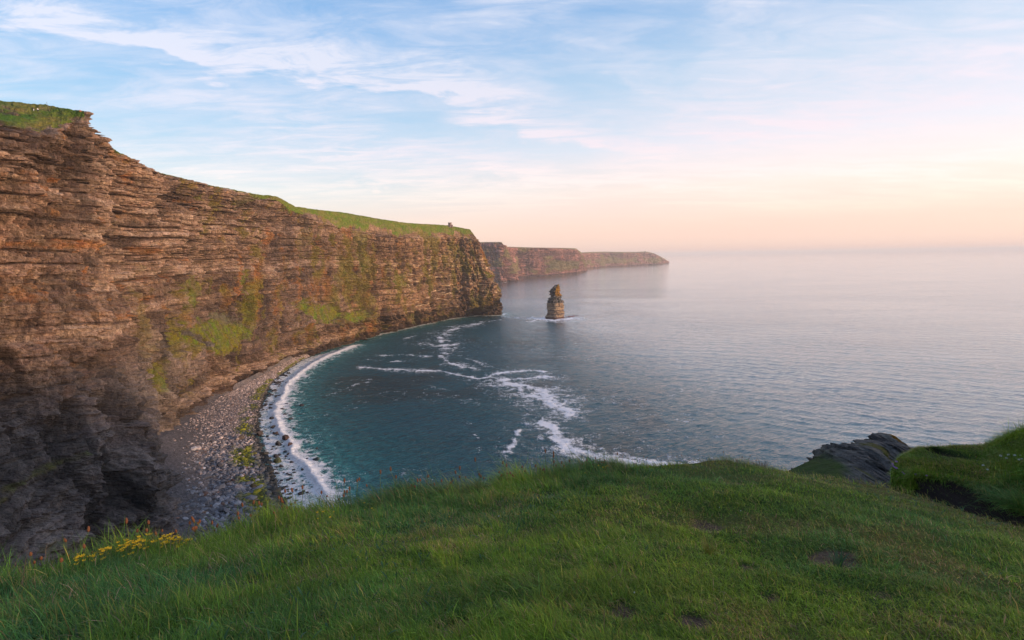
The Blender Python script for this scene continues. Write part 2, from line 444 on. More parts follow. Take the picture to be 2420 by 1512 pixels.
def rock_colour(S, Z, bed, I, seed, U=1.0):
    up = I['upper']
    big = fbm(S / (45 * U), Z / (26 * U), seed + 80, 4)
    bands = _h(np.floor(bed / (3.3 * U)), seed + 81)
    bands2 = _h(np.floor(bed / (1.2 * U)), seed + 82)
    mixv = np.clip(.46 + .8 * big + .60 * (_h(np.floor(bed / (6.5 * U)), seed + 85) - .5) + .15 * (bands - .5) + .75 * (I['b2'] - .5) + .6 * (I['b1'] - .5) + .35 * (I['b3'] - .5), 0, 1)
    c = lerp(C_DARK, C_TAN, mixv)
    c = lerp(c, C_PALE, np.clip(sm(bands + .5 * I['b1'], 1.12, 1.35) * .7 * (.4 + up), 0, 1))
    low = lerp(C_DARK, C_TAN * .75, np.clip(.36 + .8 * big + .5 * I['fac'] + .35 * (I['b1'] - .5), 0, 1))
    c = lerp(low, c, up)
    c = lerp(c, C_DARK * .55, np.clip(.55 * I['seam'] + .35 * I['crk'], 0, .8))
    streaks = fbm(S / (3.2 * U), Z / (28 * U), seed + 83, 4)
    c = c * (1 + .30 * streaks)[..., None]
    rust = sm(fbm(S / (9 * U), Z / (12 * U), seed + 84, 5, .7) + .35 * (bands - .5) + .2 * (I['b3'] - .5), .34, .60)
    c = lerp(c, C_RUST, rust * .5)
    return c


def ell(S, Z, s0, z0, rs, rz, ang=0.0, warp=.35, seed=5):
    ca, sa = math.cos(math.radians(ang)), math.sin(math.radians(ang))
    a = (S - s0) * ca + (Z - z0) * sa; b = -(S - s0) * sa + (Z - z0) * ca
    r = np.sqrt((a / rs) ** 2 + (b / rz) ** 2)
    m = min(rs, rz)
    return r + warp * fbm(S / (m * .8), Z / (m * .8), seed, 4, .6)


# ---- main cliff, columns from the near wall round the bay to the headland
def C3(*a): return np.array(a, float)


def column(p1, p2, p3, p4, p5, p6, inland, drop=-6):
    base = p1.copy(); out = -np.array([inland[0], inland[1], 0.0]); base = p1 + out * 4; base[2] = -9
    l7 = p6 + np.array([inland[0], inland[1], 0]) * 90 + np.array([0, 0, drop]); l8 = l7 + np.array([inland[0], inland[1], 0]) * 500 + np.array([0, 0, -30])
    return [base, p1, p2, p3, p4, p5, p6, l7, l8]


mc = []
mc.append(column(C3(-40, -30, 30), C3(-60, -30, 70), C3(-80, -30, 100), C3(-100, -30, 140), C3(-120, -30, 170), C3(-150, -30, 178), (-.8, -.6)))
mc.append(column(C3(-80, 60, 25), C3(-110, 60, 50), C3(-140, 62, 85), C3(-165, 64, 125), C3(-180, 66, 168), C3(-225, 70, 190), (-.95, .3)))
mc.append(column(W(-170, 1500, 105), W(-150, 1150, 130), W(-150, 900, 150), W(-160, 620, 165), W(-170, 310, 175), W(-200, 215, 225), (-.8, .6)))
mc.append(column(W(0, 1420, 130), W(0, 1100, 163), W(0, 880, 190), W(0, 600, 207), W(0, 297, 217), W(0, 235, 268), (-.6, .8)))
mc.append(column(W(190, 1375, 172), W(165, 1110, 188), W(120, 870, 208), W(100, 600, 226), W(95, 322, 236), W(100, 244, 270), (-.6, .8)))
mc.append(column(W(385, 1295, 208), W(350, 1090, 222), W(240, 850, 240), W(200, 580, 253), W(197, 290, 260), W(203, 262, 266), (-.8, .6)))
mc.append(column(W(352, 1045, z=12), W(338, 940, 318), W(295, 780, 316), W(240, 580, 312), W(212, 335, 306), W(208, 302, 312), (-.95, .3)))
mc.append(column(W(372, 1030, z=11), W(358, 935, 342), W(330, 780, 344), W(290, 580, 346), W(262, 362, 344), W(262, 348, 350), (-.97, .25)))
mc.append(column(W(420, 1008, z=6), W(408, 930, 376), W(385, 770, 382), W(368, 580, 386), W(356, 412, 388), W(356, 402, 394), (-.97, .25)))
mc.append(column(W(505, 942, z=5), W(508, 842, 444), W(492, 738, 480), W(490, 590, 484), W(489, 450, 486), W(490, 435, 494), (-.97, .25)))
mc.append(column(W(600, 893, z=4), W(598, 835, 526), W(600, 735, 552), W(600, 590, 560), W(600, 472, 566), W(600, 457, 575), (-.97, .25)))
mc.append(column(W(655, 862, z=4), W(655, 810, 580), W(655, 715, 602), W(655, 595, 610), W(655, 475, 616), W(657, 464, 622), (-.97, .25)))
mc.append(column(W(690, 848, z=2), W(694, 800, 622), W(698, 705, 640), W(698, 600, 648), W(698, 503, 654), W(697, 487, 668), (-.97, .25)))
mc.append(column(W(765, 828, z=1), W(765, 768, 690), W(765, 700, 712), W(763, 610, 718), W(762, 528, 722), W(763, 496, 752), (-.97, .25)))
mc.append(column(W(832, 806, z=0), W(834, 762, 764), W(832, 695, 782), W(828, 610, 788), W(826, 548, 792), W(822, 502, 835), (-.97, .25)))
mc.append(column(W(900, 788, z=0), W(900, 750, 838), W(898, 690, 850), W(896, 610, 856), W(894, 558, 860), W(892, 515, 900), (-.97, .25)))
mc.append(column(W(975, 771, z=0), W(972, 738, 915), W(970, 680, 922), W(966, 610, 928), W(962, 562, 932), W(962, 526, 968), (-.97, .25)))
mc.append(column(W(1080, 750, z=0), W(1078, 725, 1046), W(1073, 672, 1052), W(1069, 612, 1056), W(1066, 560, 1060), W(1062, 532, 1092), (-.97, .25)))
mc.append(column(W(1188, 743, z=0), W(1181, 695, 1092), W(1166, 645, 1098), W(1142, 605, 1102), W(1130, 567, 1106), W(1110, 541, 1124), (-.95, .3)))
tipz = [0, 35, 75, 112, 140, 160]
for (x0, y0, inn) in ((-62, 1195, (-.7, -.2)), (-150, 1290, (-.4, -.8)), (-420, 1400, (-.2, -.9)), (-800, 1650, (-.2, -.9))):
    mc.append(column(*[C3(x0 + inn[0] * j * 8, y0 + inn[1] * j * 8, tipz[j]) for j in range(6)], (inn[0], inn[1]), -2))


s0_h = 620
def main_style(S, Z, bed, Lv):
    up = np.maximum(sm(bed, 112, 124) * (1 - .45 * sm(S, s0_h - 70, s0_h + 70)), sm(-np.abs(bed - 22) + 7, 0, 3))
    up = np.maximum(up, sm(-np.abs(bed - 98) + 4, 0, 3) * .8)
    up = np.maximum(up, .55 * sm(S, s0_h, s0_h + 90) * sm(bed, 25, 60))
    return up, S, Z


# columns run from the viewer's left round to the headland, so +S turned -90 deg faces the bay
P2, P0, N, S, Z, bed, Lv, I = build_cliff('cliff', mc, 1750, [5, 70, 110, 120, 130, 45, 8, 6], key=170, smooth=3, seed=1, style=main_style, fadek=lambda S: 1 - .85 * sm(S, 395, 410) * (1 - sm(S, 640, 680)))
MC_SHAPE = P2.shape[:2]
pj = P0.reshape(-1, 3)


def site(u, v):
    i = pick(P0, u, v); return S.ravel()[i], Z.ravel()[i], np.linalg.norm(pj[i] - CAM)


def patch(u, v, ru, rv, ang=0.0, warp=.35, seed=5):
    """1 at the rim of an ellipse on the cliff face (given by how it is seen, laid out in metres on the face)"""
    s0, z0, _ = site(u, v)
    h = max(6, ru); du = (site(u + h, v)[0] - site(u - h, v)[0]) / (2 * h); k = max(6, rv); dv = (site(u, v - k)[1] - site(u, v + k)[1]) / (2 * k)
    du = max(du, .05); dv = max(dv, .05)
    pu, pv = (S - s0) / du, -(Z - z0) / dv
    ca, sa = math.cos(math.radians(ang)), math.sin(math.radians(ang))
    a = pu * ca - pv * sa; b = pu * sa + pv * ca
    m = min(ru, rv)
    return np.sqrt((a / ru) ** 2 + (b / rv) ** 2) + warp * (fbm(pu / (m * .9), pv / (m * .9), seed, 5, .65) + .5 * fbm(S / 2.5, Z / 2.5, seed + 1, 3))




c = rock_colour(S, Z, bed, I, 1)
s_c = site(385, 1200)[0]; s_d = site(420, 980)[0]; s_h = site(698, 700)[0]; s_k = site(1080, 700)[0]
# pale sandstone beds
pale = np.zeros_like(S)
pale = np.maximum(pale, sm(-np.abs(bed - 100) + 4.5, 0, 2.5) * (1 - sm(S, s_d - 20, s_d + 60)))
pale = np.maximum(pale, .8 * sm(-np.abs(bed - 126) + 5, 0, 3) * sm(S, s_c, s_c + 30) * (1 - sm(S, s_k, s_k + 60)))
pale = np.maximum(pale, sm(-np.abs(bed - 20) + 6.5, 0, 3) * sm(S, s_d - 40, s_d) * (1 - sm(S, s_h + 120, s_h + 200)))
pale = np.maximum(pale, .6 * sm(-np.abs(bed - 168) + 4, 0, 2) * sm(S, s_d, s_d + 30))
c = lerp(c, C_PALE * .9, pale * np.clip(.25 + 1.1 * I['b2'], 0, 1) * .8)
# shale low on the near wall
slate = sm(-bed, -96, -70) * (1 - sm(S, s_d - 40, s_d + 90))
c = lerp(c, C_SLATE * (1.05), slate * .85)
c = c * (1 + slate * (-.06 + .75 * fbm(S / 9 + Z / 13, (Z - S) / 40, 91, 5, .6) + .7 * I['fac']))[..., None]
# dark base wetted by the sea
wet = sm(-Z, -11, -5) * sm(S, s_h - 60, s_h)
c = lerp(c, np.array([.05, .038, .034]), wet * .85)
# black shale band under the pale bed
dk = sm(-np.abs(bed - 10) + 5, 0, 2) * sm(S, s_d, s_d + 40) * (1 - sm(S, s_k - 100, s_k))
c = lerp(c, np.array([.075, .052, .046]), dk * .8)
# guano flecked ledges on the headland
gu = sm(vn(bed / 1.6, S / 22, 301) + .55 * vn(S / 2.2, bed / .9, 302), 1.10, 1.26) * sm(S, s_h + 190, s_h + 290) * sm(bed, 25, 50) * (1 - sm(bed, 126, 146))
c = lerp(c, np.array([.72, .60, .48]), gu * .9)
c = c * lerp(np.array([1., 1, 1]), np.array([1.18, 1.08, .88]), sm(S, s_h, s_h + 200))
grass = np.zeros_like(S)
# rust patches
for (u, v, ru, rv, a, k) in [(205, 580, 38, 12, 0, .6), (330, 590, 40, 10, 0, .5), (185, 610, 6, 60, 0, .7), (640, 560, 12, 26, 0, .7), (730, 760, 7, 60, 0, .8), (868, 775, 14, 26, 0, .9),
                            (605, 700, 8, 80, 0, .8), (700, 650, 7, 90, 0, .6), (300, 410, 10, 40, 0, .5), (560, 650, 6, 70, 0, .7), (940, 640, 6, 90, 0, .5), (1140, 600, 8, 40, 0, .7), (160, 420, 8, 14, 0, .6)]:
    c = lerp(c, C_RUST * 1.05, (1 - sm(patch(u, v, ru, rv, a, .8, 11 + int(u)), .4, 1.1)) * k)
# moss streaks over the middle and the headland
mo = fbm(S / 16, Z / 40, 210, 5, .6) + .35 * fbm(S / 4, Z / 12, 212, 3) + .22 * sm(S, s_h - 60, s_h + 60) + .14 * sm(-np.abs(Z - 95), -50, -10) - .10 * sm(-S, -s_d, -s_c)
moss = sm(mo, .22, .52) * sm(S, s_d - 120, s_d + 30) * (1 - wet)
c = lerp(c, lerp(C_MOSS, C_RUST * .8, sm(fbm(S / 20, Z / 30, 219, 3), 0, .6)), moss * .70)
for (u, v, ru, rv, a, k, sd) in [(525, 787, 108, 47, -24, 1, 1), (455, 690, 22, 50, 5, .8, 2), (575, 660, 16, 36, 0, .9, 3), (350, 895, 34, 44, 0, .8, 4), (395, 800, 34, 26, 0, .6, 5),
                                 (440, 800, 60, 18, -30, .8, 6), (755, 737, 72, 25, -26, 1, 7), (842, 747, 38, 22, -5, 1, 8), (590, 745, 20, 60, 0, .5, 9), (90, 1120, 60, 12, 10, .5, 10),
                                 (150, 1085, 40, 9, 10, .45, 11), (350, 560, 10, 10, 0, .0, 12), (940, 660, 20, 20, 0, .7, 13), (975, 750, 22, 16, -30, .7, 14), (1155, 650, 16, 8, -40, .9, 15),
                                 (470, 466, 12, 12, 0, .7, 16), (560, 480, 9, 22, 0, .6, 17), (720, 560, 25, 40, 0, .35, 18), (8, 705, 16, 10, 0, .8, 19), (320, 640, 10, 18, 0, .4, 20),
                                 (250, 1090, 40, 10, 25, .35, 21), (120, 1300, 12, 36, 30, .35, 22), (660, 850, 7, 8, 0, 1, 23), (800, 640, 18, 60, 0, .4, 24), (1075, 600, 30, 30, 0, .35, 25), (850, 590, 20, 60, 0, .5, 26)]:
    if k == 0: continue
    m = (1 - sm(patch(u, v, ru, rv, a, .75, 40 + sd), .55, 1.0)) * k
    gc = lerp(C_GRASS * .8, C_MOSS * .9, np.clip(.5 + 1.2 * fbm(S / 6, Z / 6, 99 + sd, 3), 0, 1))
    gc = lerp(gc, np.array([.14, .105, .06]), sm(fbm((S + Z * .9) / 3, (Z - S) / 30, 130 + sd, 4, .6), .05, .4) * .75) * (1 + .5 * fbm(S / 1.6, Z / 1.6, 131 + sd, 3))[..., None]
    c = lerp(c, gc, m); grass = np.maximum(grass, m * min(1, k + .1))
# bare scree left inside the big green slope
m = (1 - sm(patch(475, 800, 62, 7, -38, .4, 77), .7, 1.0))
c = lerp(c, np.array([.12, .10, .09]), m * .9); grass = grass * (1 - m * .8)
m = (1 - sm(patch(530, 752, 60, 14, -25, .6, 78), .4, 1.0)) * .75
c = lerp(c, np.array([.13, .11, .085]), m)
# turf on the cliff tops
edge = 5.12 + .22 * sm(S, s_h - 20, s_h + 40) + .42 * fbm(S / 34, Z * 0, 230, 4) + .22 * fbm(S / 7, Z / 7, 231, 4)
tg = sm(Lv, edge - .03, edge + .06)
lowtop = sm(S, s_c, s_c + 20) * (1 - sm(S, s_d + 110, s_d + 170))
tg = tg * (1 - lowtop * (1 - sm(Lv, 5.75, 5.95)))
rk = sm(fbm(S / 12, Z / 4, 232, 5, .6), .05, .26) * (1 - sm(Lv, 5.55, 5.95)) * (1 - sm(S, s_c - 10, s_c + 20) * .55)
s0, z0, D = site(203, 266); nose = 1 - sm(ell(S, Z, s0, z0, 6, 7, 0, .3, 499), .5, 1.1)
bare = np.clip(tg * (1 - .85 * rk) * (1 - sm(nose, .02, .3) * .92), 0, 1)
topg = lerp(np.array([.060, .120, .018]), C_GRASS * .82, sm(S, s_c, s_d + 250))
gcol = lerp(topg, C_DRY, np.clip(.32 + 1.2 * fbm(S / 14, Z / 5, 240, 5, .6), 0, 1) * .85) * (1 + .45 * fbm(S / 3, Lv * 14, 241, 4, .6))[..., None]
c = lerp(c, gcol, bare); grass = np.maximum(grass, bare)
# slopes of loose grass stand out a little from the rock and are smooth
P2 = P0 + N * (I['d'] * (1 - .8 * grass))[..., None] + N * (1.2 * grass * fbm(S / 3, Z / 3, 66, 3))[..., None]
P2[..., 2] += .9 * grass * fbm(S / 5, Lv * 30, 67, 3)
s0, z0, D = site(203, 266); nose = 1 - sm(ell(S, Z, s0, z0, 6, 7, 0, .3, 499), .5, 1.1)
P2 = P2 + N * (2.2 * nose * (1 + .8 * fbm(S / 3, Z / 1.2, 498, 3)))[..., None]
# caves and clefts cut into the foot
for (u, v, ru, rv, dep) in [(1122, 740, 22, 11, 26), (985, 755, 7, 22, 12), (880, 660, 4, 60, 10), (910, 740, 4, 30, 8), (975, 640, 3, 40, 7), (770, 630, 5, 50, 8), (720, 790, 6, 26, 8), (650, 830, 5, 12, 7), (1020, 735, 4, 22, 9),
                            (335, 555, 4, 12, 4), (455, 620, 4, 14, 4), (345, 970, 8, 22, 9), (60, 940, 30, 10, 6), (1040, 620, 3, 20, 6), (830, 560, 5, 26, 8), (620, 790, 5, 30, 6), (1100, 690, 3, 30, 7), (480, 850, 5, 12, 6), (168, 355, 10, 10, 5), (300, 480, 8, 10, 5)]:
    m = 1 - sm(patch(u, v, ru, rv, 0, .3, 500 + u), .7, 1.1)
    P2 = P2 - N * (dep * m)[..., None]
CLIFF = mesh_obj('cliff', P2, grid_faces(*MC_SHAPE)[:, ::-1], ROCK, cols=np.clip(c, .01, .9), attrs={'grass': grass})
tag(CLIFF, kind='structure')

# ---- distant headlands
def far_cliff(name, seed, spec, depth_in, n=700):
    cols = []
    for (ub, vb, top, gtop) in spec:
        b = W(ub, vb, z=0); Y = b[1]
        inn = depth_in
        pts = [b]
        for k, (fr, back) in enumerate(((.25, 4), (.5, 12), (.75, 18), (1.0, 24))):
            pts.append(W(ub + (top[0] - ub) * fr, vb + (top[1] - vb) * fr, Y + back))
        pts.append(W(gtop[0], gtop[1], Y + 60))
        cols.append(column(*pts, inn, -4))
    a, p0, nn, s_, z_, bd, lv, inf = build_cliff(name, cols, n, [3, 26, 26, 26, 26, 8, 3, 2], unit=1.6, key=400, smooth=10, seed=seed, style=lambda S, Z, b, L: (.6 + 0 * S, S, Z), amp=1.25)
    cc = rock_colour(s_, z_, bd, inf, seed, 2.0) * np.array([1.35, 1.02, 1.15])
    gm = sm(fbm(s_ / 160, z_ / 60, seed + 5, 4) + .5 * sm(-np.abs(z_ - 62), -55, -10), .28, .55) * (z_ > 12)
    cc = lerp(cc, np.array([.19, .19, .06]), gm * .65)
    tp = sm(lv, 5.0, 5.3); cc = lerp(cc, np.array([.18, .16, .07]), tp)
    cc = lerp(cc, np.array([.05, .04, .04]), sm(-z_, -12, -4) * .7)
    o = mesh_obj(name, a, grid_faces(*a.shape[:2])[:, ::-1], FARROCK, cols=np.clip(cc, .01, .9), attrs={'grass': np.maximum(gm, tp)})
    tag(o, kind='structure'); return a


f1 = far_cliff('distant_cliff', 500, [(1120, 668, (1120, 574), (1120, 572)), (1170, 667, (1158, 573), (1158, 571.5)), (1190, 667, (1186, 573), (1186, 571.5)), (1213, 665.5, (1189, 584), (1190, 582.5)),
                                     (1216, 656, (1215, 585), (1215, 583)), (1260, 653.5, (1262, 586), (1262, 584.5)), (1330, 648, (1330, 587), (1330, 585.5)), (1365, 644.5, (1360, 590), (1362, 586.5)),
                                     (1383, 642, (1376, 603), (1370, 592)), (1383, 636, (1375, 603), (1368, 592)), (1330, 630, (1335, 600), (1330, 590)), (1250, 628, (1250, 602), (1250, 592))], (-.6, .75))
f2 = far_cliff('distant_headland', 600, [(1360, 636.5, (1360, 599), (1360, 597)), (1400, 632.5, (1400, 597.5), (1400, 595)), (1447, 629.5, (1428, 597), (1428, 594.5)), (1470, 628.5, (1470, 597.5), (1470, 595)),
                                        (1505, 626.5, (1505, 597), (1505, 595)), (1530, 625.6, (1528, 597), (1528, 594)), (1550, 625, (1548, 600), (1543, 597)), (1565, 624, (1560, 608), (1552, 601)),
                                        (1579, 623, (1576, 616), (1568, 609)), (1580, 620, (1576, 616), (1570, 611)), (1540, 615, (1545, 611), (1545, 608)), (1480, 614, (1480, 609), (1480, 607))], (-.6, .75), 500)

# ------------------------------------------------------------------ shore: foot line and water line
foot_px = [(722, 841, .5), (690, 850, 3), (655, 866, 5), (600, 897, 5), (560, 918, 5.5), (520, 936, 6), (460, 977, 7), (420, 1012, 9), (385, 1032, 17), (355, 1046, 20), (350, 1100, 27), (362, 1190, 22), (392, 1300, 14), (330, 1420, 4), (200, 1560, 3)]
water_px = [(735, 843), (712, 851), (690, 868), (655, 892), (640, 910), (628, 935), (617, 975), (612, 1005), (616, 1045), (625, 1085), (642, 1130), (655, 1165), (672, 1210), (700, 1290), (700, 1400)]
FOOT = np.array([W(u, v, z=z) for u, v, z in foot_px]); WATER = np.array([W(u, v, z=0) for u, v in water_px])


def resample(P, n):
    P = np.asarray(P); s = np.concatenate([[0], np.cumsum(np.linalg.norm(np.diff(P, axis=0), axis=1))])
    return np.stack([np.interp(np.linspace(0, s[-1], n), s, P[:, k]) for k in range(P.shape[1])], -1)


NB = 560
tt = np.linspace(0, len(foot_px) - 1, NB)
Fd = np.stack([np.interp(tt, np.arange(len(foot_px)), FOOT[:, k]) for k in range(3)], -1)
Wd = np.stack([np.interp(tt, np.arange(len(foot_px)), WATER[:, k]) for k in range(3)], -1)
ker = np.hanning(31); ker /= ker.sum()
for A in (Fd, Wd):
    for k in range(3): A[:, k] = np.convolve(np.pad(A[:, k], 15, mode='edge'), ker, 'valid')
# row parameter: 0 behind the foot (inside the cliff) .. 1 at the water line .. beyond, under water
q = np.concatenate([np.linspace(-.25, 0, 6)[:-1], np.linspace(0, 1, 120)[:-1], np.linspace(1, 1.9, 40)])
BX = Fd[None, :, :] + (Wd - Fd)[None, :, :] * q[:, None, None]
prof = np.where(q < 0, 1.0, np.clip(1 - q, -1, 1))
steep = np.clip(1 - q * 2.2, 0, 1) ** 1.2
BX[..., 2] = np.where(q[:, None] < 1, Fd[None, :, 2].clip(0, 6.5) * .8 * prof[:, None] ** .9 if False else 0, 0)
lowp = 5.0 * np.sign(prof) * np.abs(prof) ** .8
talus = (Fd[:, 2] - 5.0).clip(0)
BX[..., 2] = lowp[:, None] + talus[None, :] * steep[:, None] + np.where(q < 0, -q * 14, 0)[:, None]
BX[..., 2] += .35 * fbm(BX[..., 0] / 7, BX[..., 1] / 7, 700, 4) * np.clip(1 - np.abs(q - 1) * .2, 0, 1)[:, None]
qq = np.broadcast_to(q[:, None], BX.shape[:2])
scree = np.clip(talus[None, :] / 6, 0, 1) * steep[:, None] ** .5
bc = lerp(np.array([.165, .135, .125]), np.array([.10, .095, .10]), np.clip(.5 + fbm(BX[..., 0] / 12, BX[..., 1] / 12, 701, 4), 0, 1))
bc = lerp(bc, np.array([.095, .085, .085]), sm(scree, .05, .4))
bc = lerp(bc, np.array([.03, .03, .025]), sm(qq, .78, .95))
m_, T = mat('beach_shingle')
pos = T.new('ShaderNodeNewGeometry').outputs['Position']
vor = T.new('ShaderNodeTexVoronoi', {'Vector': pos, 'Scale': 1.1}, feature='F1')
cl = T.mix(1.0, T.new('ShaderNodeVertexColor', layer_name='Col').outputs[0], T.ramp(vor.outputs['Color'], [(0, .45), (1, 1.7)]), 'MULTIPLY')
hgt = T.math('ADD', T.math('MULTIPLY', vor.outputs['Distance'], -1.0), T.noise(pos, 1.5, 5, .7))
finish(T, cl, .9, .2, T.new('ShaderNodeBump', {'Height': hgt, 'Strength': 1.0, 'Distance': .5}).outputs[0])
tag(mesh_obj('beach', BX, grid_faces(*BX.shape[:2]), m_, cols=bc), kind='structure')

# stones: one rough angular slab, turned, stretched and tinted for every stone
rng = np.random.default_rng(7)
phi = (1 + 5 ** .5) / 2
ICO = np.array([(-1, phi, 0), (1, phi, 0), (-1, -phi, 0), (1, -phi, 0), (0, -1, phi), (0, 1, phi), (0, -1, -phi), (0, 1, -phi), (phi, 0, -1), (phi, 0, 1), (-phi, 0, -1), (-phi, 0, 1)]) / 1.9
ICF = np.array([(0, 11, 5), (0, 5, 1), (0, 1, 7), (0, 7, 10), (0, 10, 11), (1, 5, 9), (5, 11, 4), (11, 10, 2), (10, 7, 6), (7, 1, 8), (3, 9, 4), (3, 4, 2), (3, 2, 6), (3, 6, 8), (3, 8, 9), (4, 9, 5), (2, 4, 11), (6, 2, 10), (8, 6, 7), (9, 8, 1)])


def stones(C, R, colr, flat=.55):
    n = len(C)
    V = ICO[None] * (1 + rng.uniform(-.28, .28, (n, 12, 1)))
    V = np.clip(V, -.82, .82)                               # shear off corners: slabby, angular
    V = V * np.stack([R * rng.uniform(.7, 1.35, n), R * rng.uniform(.6, 1.1, n), R * flat * rng.uniform(.55, 1.25, n)], -1)[:, None]
    a = rng.uniform(0, 6.28, n); t = rng.normal(0, .28, n)
    ca, sa, ct, st = np.cos(a), np.sin(a), np.cos(t), np.sin(t)
    x, y, z = V[..., 0], V[..., 1], V[..., 2]
    y, z = y * ct[:, None] - z * st[:, None], y * st[:, None] + z * ct[:, None]
    x, y = x * ca[:, None] - y * sa[:, None], x * sa[:, None] + y * ca[:, None]
    V = np.stack([x, y, z], -1) + C[:, None]
    F = (ICF[None] + (np.arange(n) * 12)[:, None, None]).reshape(-1, 3)
    return V.reshape(-1, 3), F, np.repeat(colr, 12, 0)


def beach_at(ci, qi):
    """bilinear point on the beach grid"""
    i = np.interp(qi, q, np.arange(len(q))); j = ci
    i0 = np.clip(i.astype(int), 0, len(q) - 2); j0 = np.clip(j.astype(int), 0, NB - 2); fi = (i - i0)[:, None]; fj = (j - j0)[:, None]
    return (BX[i0, j0] * (1 - fi) * (1 - fj) + BX[i0 + 1, j0] * fi * (1 - fj) + BX[i0, j0 + 1] * (1 - fi) * fj + BX[i0 + 1, j0 + 1] * fi * fj)


n = 34000
ci = rng.uniform(0, NB - 1, n) ; qi = rng.uniform(0.02, 1.12, n)
C = beach_at(ci, qi)
dist = np.linalg.norm(C - CAM, axis=1)
tal = np.interp(ci, np.arange(NB), talus)
keep = rng.uniform(0, 1, n) > np.clip(tal / 6, 0, .98) * np.clip(1.55 - qi * 2.6, 0, 1)
keep &= (rng.uniform(0, 1, n) > sm(qi, 1.0, 1.12) * .9)
C, qi, dist = C[keep], qi[keep], dist[keep]; n = len(C)
near = 1 - sm(dist, 300, 520)
R = (.42 + .48 * near) * np.exp(rng.normal(0, .50, n)); R = np.clip(R * .95, .28, 3.8)
C[:, 2] += R * .12
base = lerp(np.array([.30, .24, .22]), np.array([.16, .16, .17]), np.clip(near * 1.2 + rng.normal(0, .25, n), 0, 1))
tint = np.exp(rng.normal(0, .38, n))[:, None]
base = base * tint
red = rng.uniform(0, 1, n) < .04; base[red] = np.array([.20, .12, .09]) * tint[red]
alg = sm(qi + .10 * fbm(C[:, 0] / 9, C[:, 1] / 9, 705, 3), .64, .76) * (fbm(C[:, 0] / 14, C[:, 1] / 14, 706, 3) > -.12)
algc = lerp(np.array([.27, .27, .012]), np.array([.05, .062, .016]), rng.uniform(0, 1, n) ** .7)
base = lerp(base, algc, alg * (rng.uniform(0, 1, n) < .88) * (1 - sm(qi, .86, .97)))
base = lerp(base, np.array([.048, .046, .038]), sm(qi, .88, 1.0))
V, F, cc = stones(C, R, base)
m_, T = mat('beach_stone')
cl = T.new('ShaderNodeVertexColor', layer_name='Col').outputs[0]
pos = T.new('ShaderNodeNewGeometry').outputs['Position']
cl = T.mix(1.0, cl, T.ramp(T.noise(pos, 2.2, 5, .65), [(.2, .6), (.8, 1.4)]), 'MULTIPLY')
finish(T, cl, .8, .25)
STONE = m_
tag(mesh_obj('beach_stones', V, F, m_, cols=cc), 'grey and brown angular stones covering the beach, the lowest green with algae', 'stones', kind='stuff')

# boulders one can tell apart
def boulder(u, v, rx, rz, colr, label, group=None, z=None, name='boulder', sub=3, seed=1):
    p = W(u, v, z=0.0) if z is None else W(u, v, z=z)
    D = np.linalg.norm(p - CAM); r = rx * D / FPX; h = rz * D / FPX
    rg = np.random.default_rng(seed)
    # a lumpy convex block cut by random planes
    th, ph = np.meshgrid(np.linspace(0, 2 * np.pi, 25)[:-1], np.linspace(0.02, np.pi - .02, 13))
    d = np.stack([np.cos(th) * np.sin(ph), np.sin(th) * np.sin(ph), np.cos(ph)], -1)
    rad = np.full(th.shape, 1.25)
    for _ in range(13):
        nn = rg.normal(size=3); nn /= np.linalg.norm(nn); k = rg.uniform(.62, .95)
        dn = d @ nn; rad = np.where(dn > .05, np.minimum(rad, k / np.maximum(dn, .05)), rad)
    rad *= 1 + .04 * rg.normal(size=rad.shape)
    V = d * rad[..., None] * np.array([r, r * .85, h * 1.25]); a = rg.uniform(0, 3)
    V = V.reshape(-1, 3)
    nr, nc = th.shape; F = []
    for i in range(nr - 1):
        for j in range(nc): F.append((i * nc + j, i * nc + (j + 1) % nc, (i + 1) * nc + (j + 1) % nc, (i + 1) * nc + j))
    F.append(tuple([0, 1, 2, 3])); 
    cl = np.broadcast_to(np.array(colr, float), (len(V), 3)) * (1 + .25 * rg.normal(size=(len(V), 1))).clip(.5, 1.6)
    F = [np.array(F[:-1])[:, ::-1]]
    F.append(np.array([[j for j in range(nc)]])); F.append(np.array([[(nr - 1) * nc + j for j in range(nc)][::-1]]))
    o = mesh_obj(name, V, F, STONE, cols=cl)
    o.location = (float(p[0]), float(p[1]), float(p[2] + h * .05)); tag(o, label, 'boulder', group)
    return o


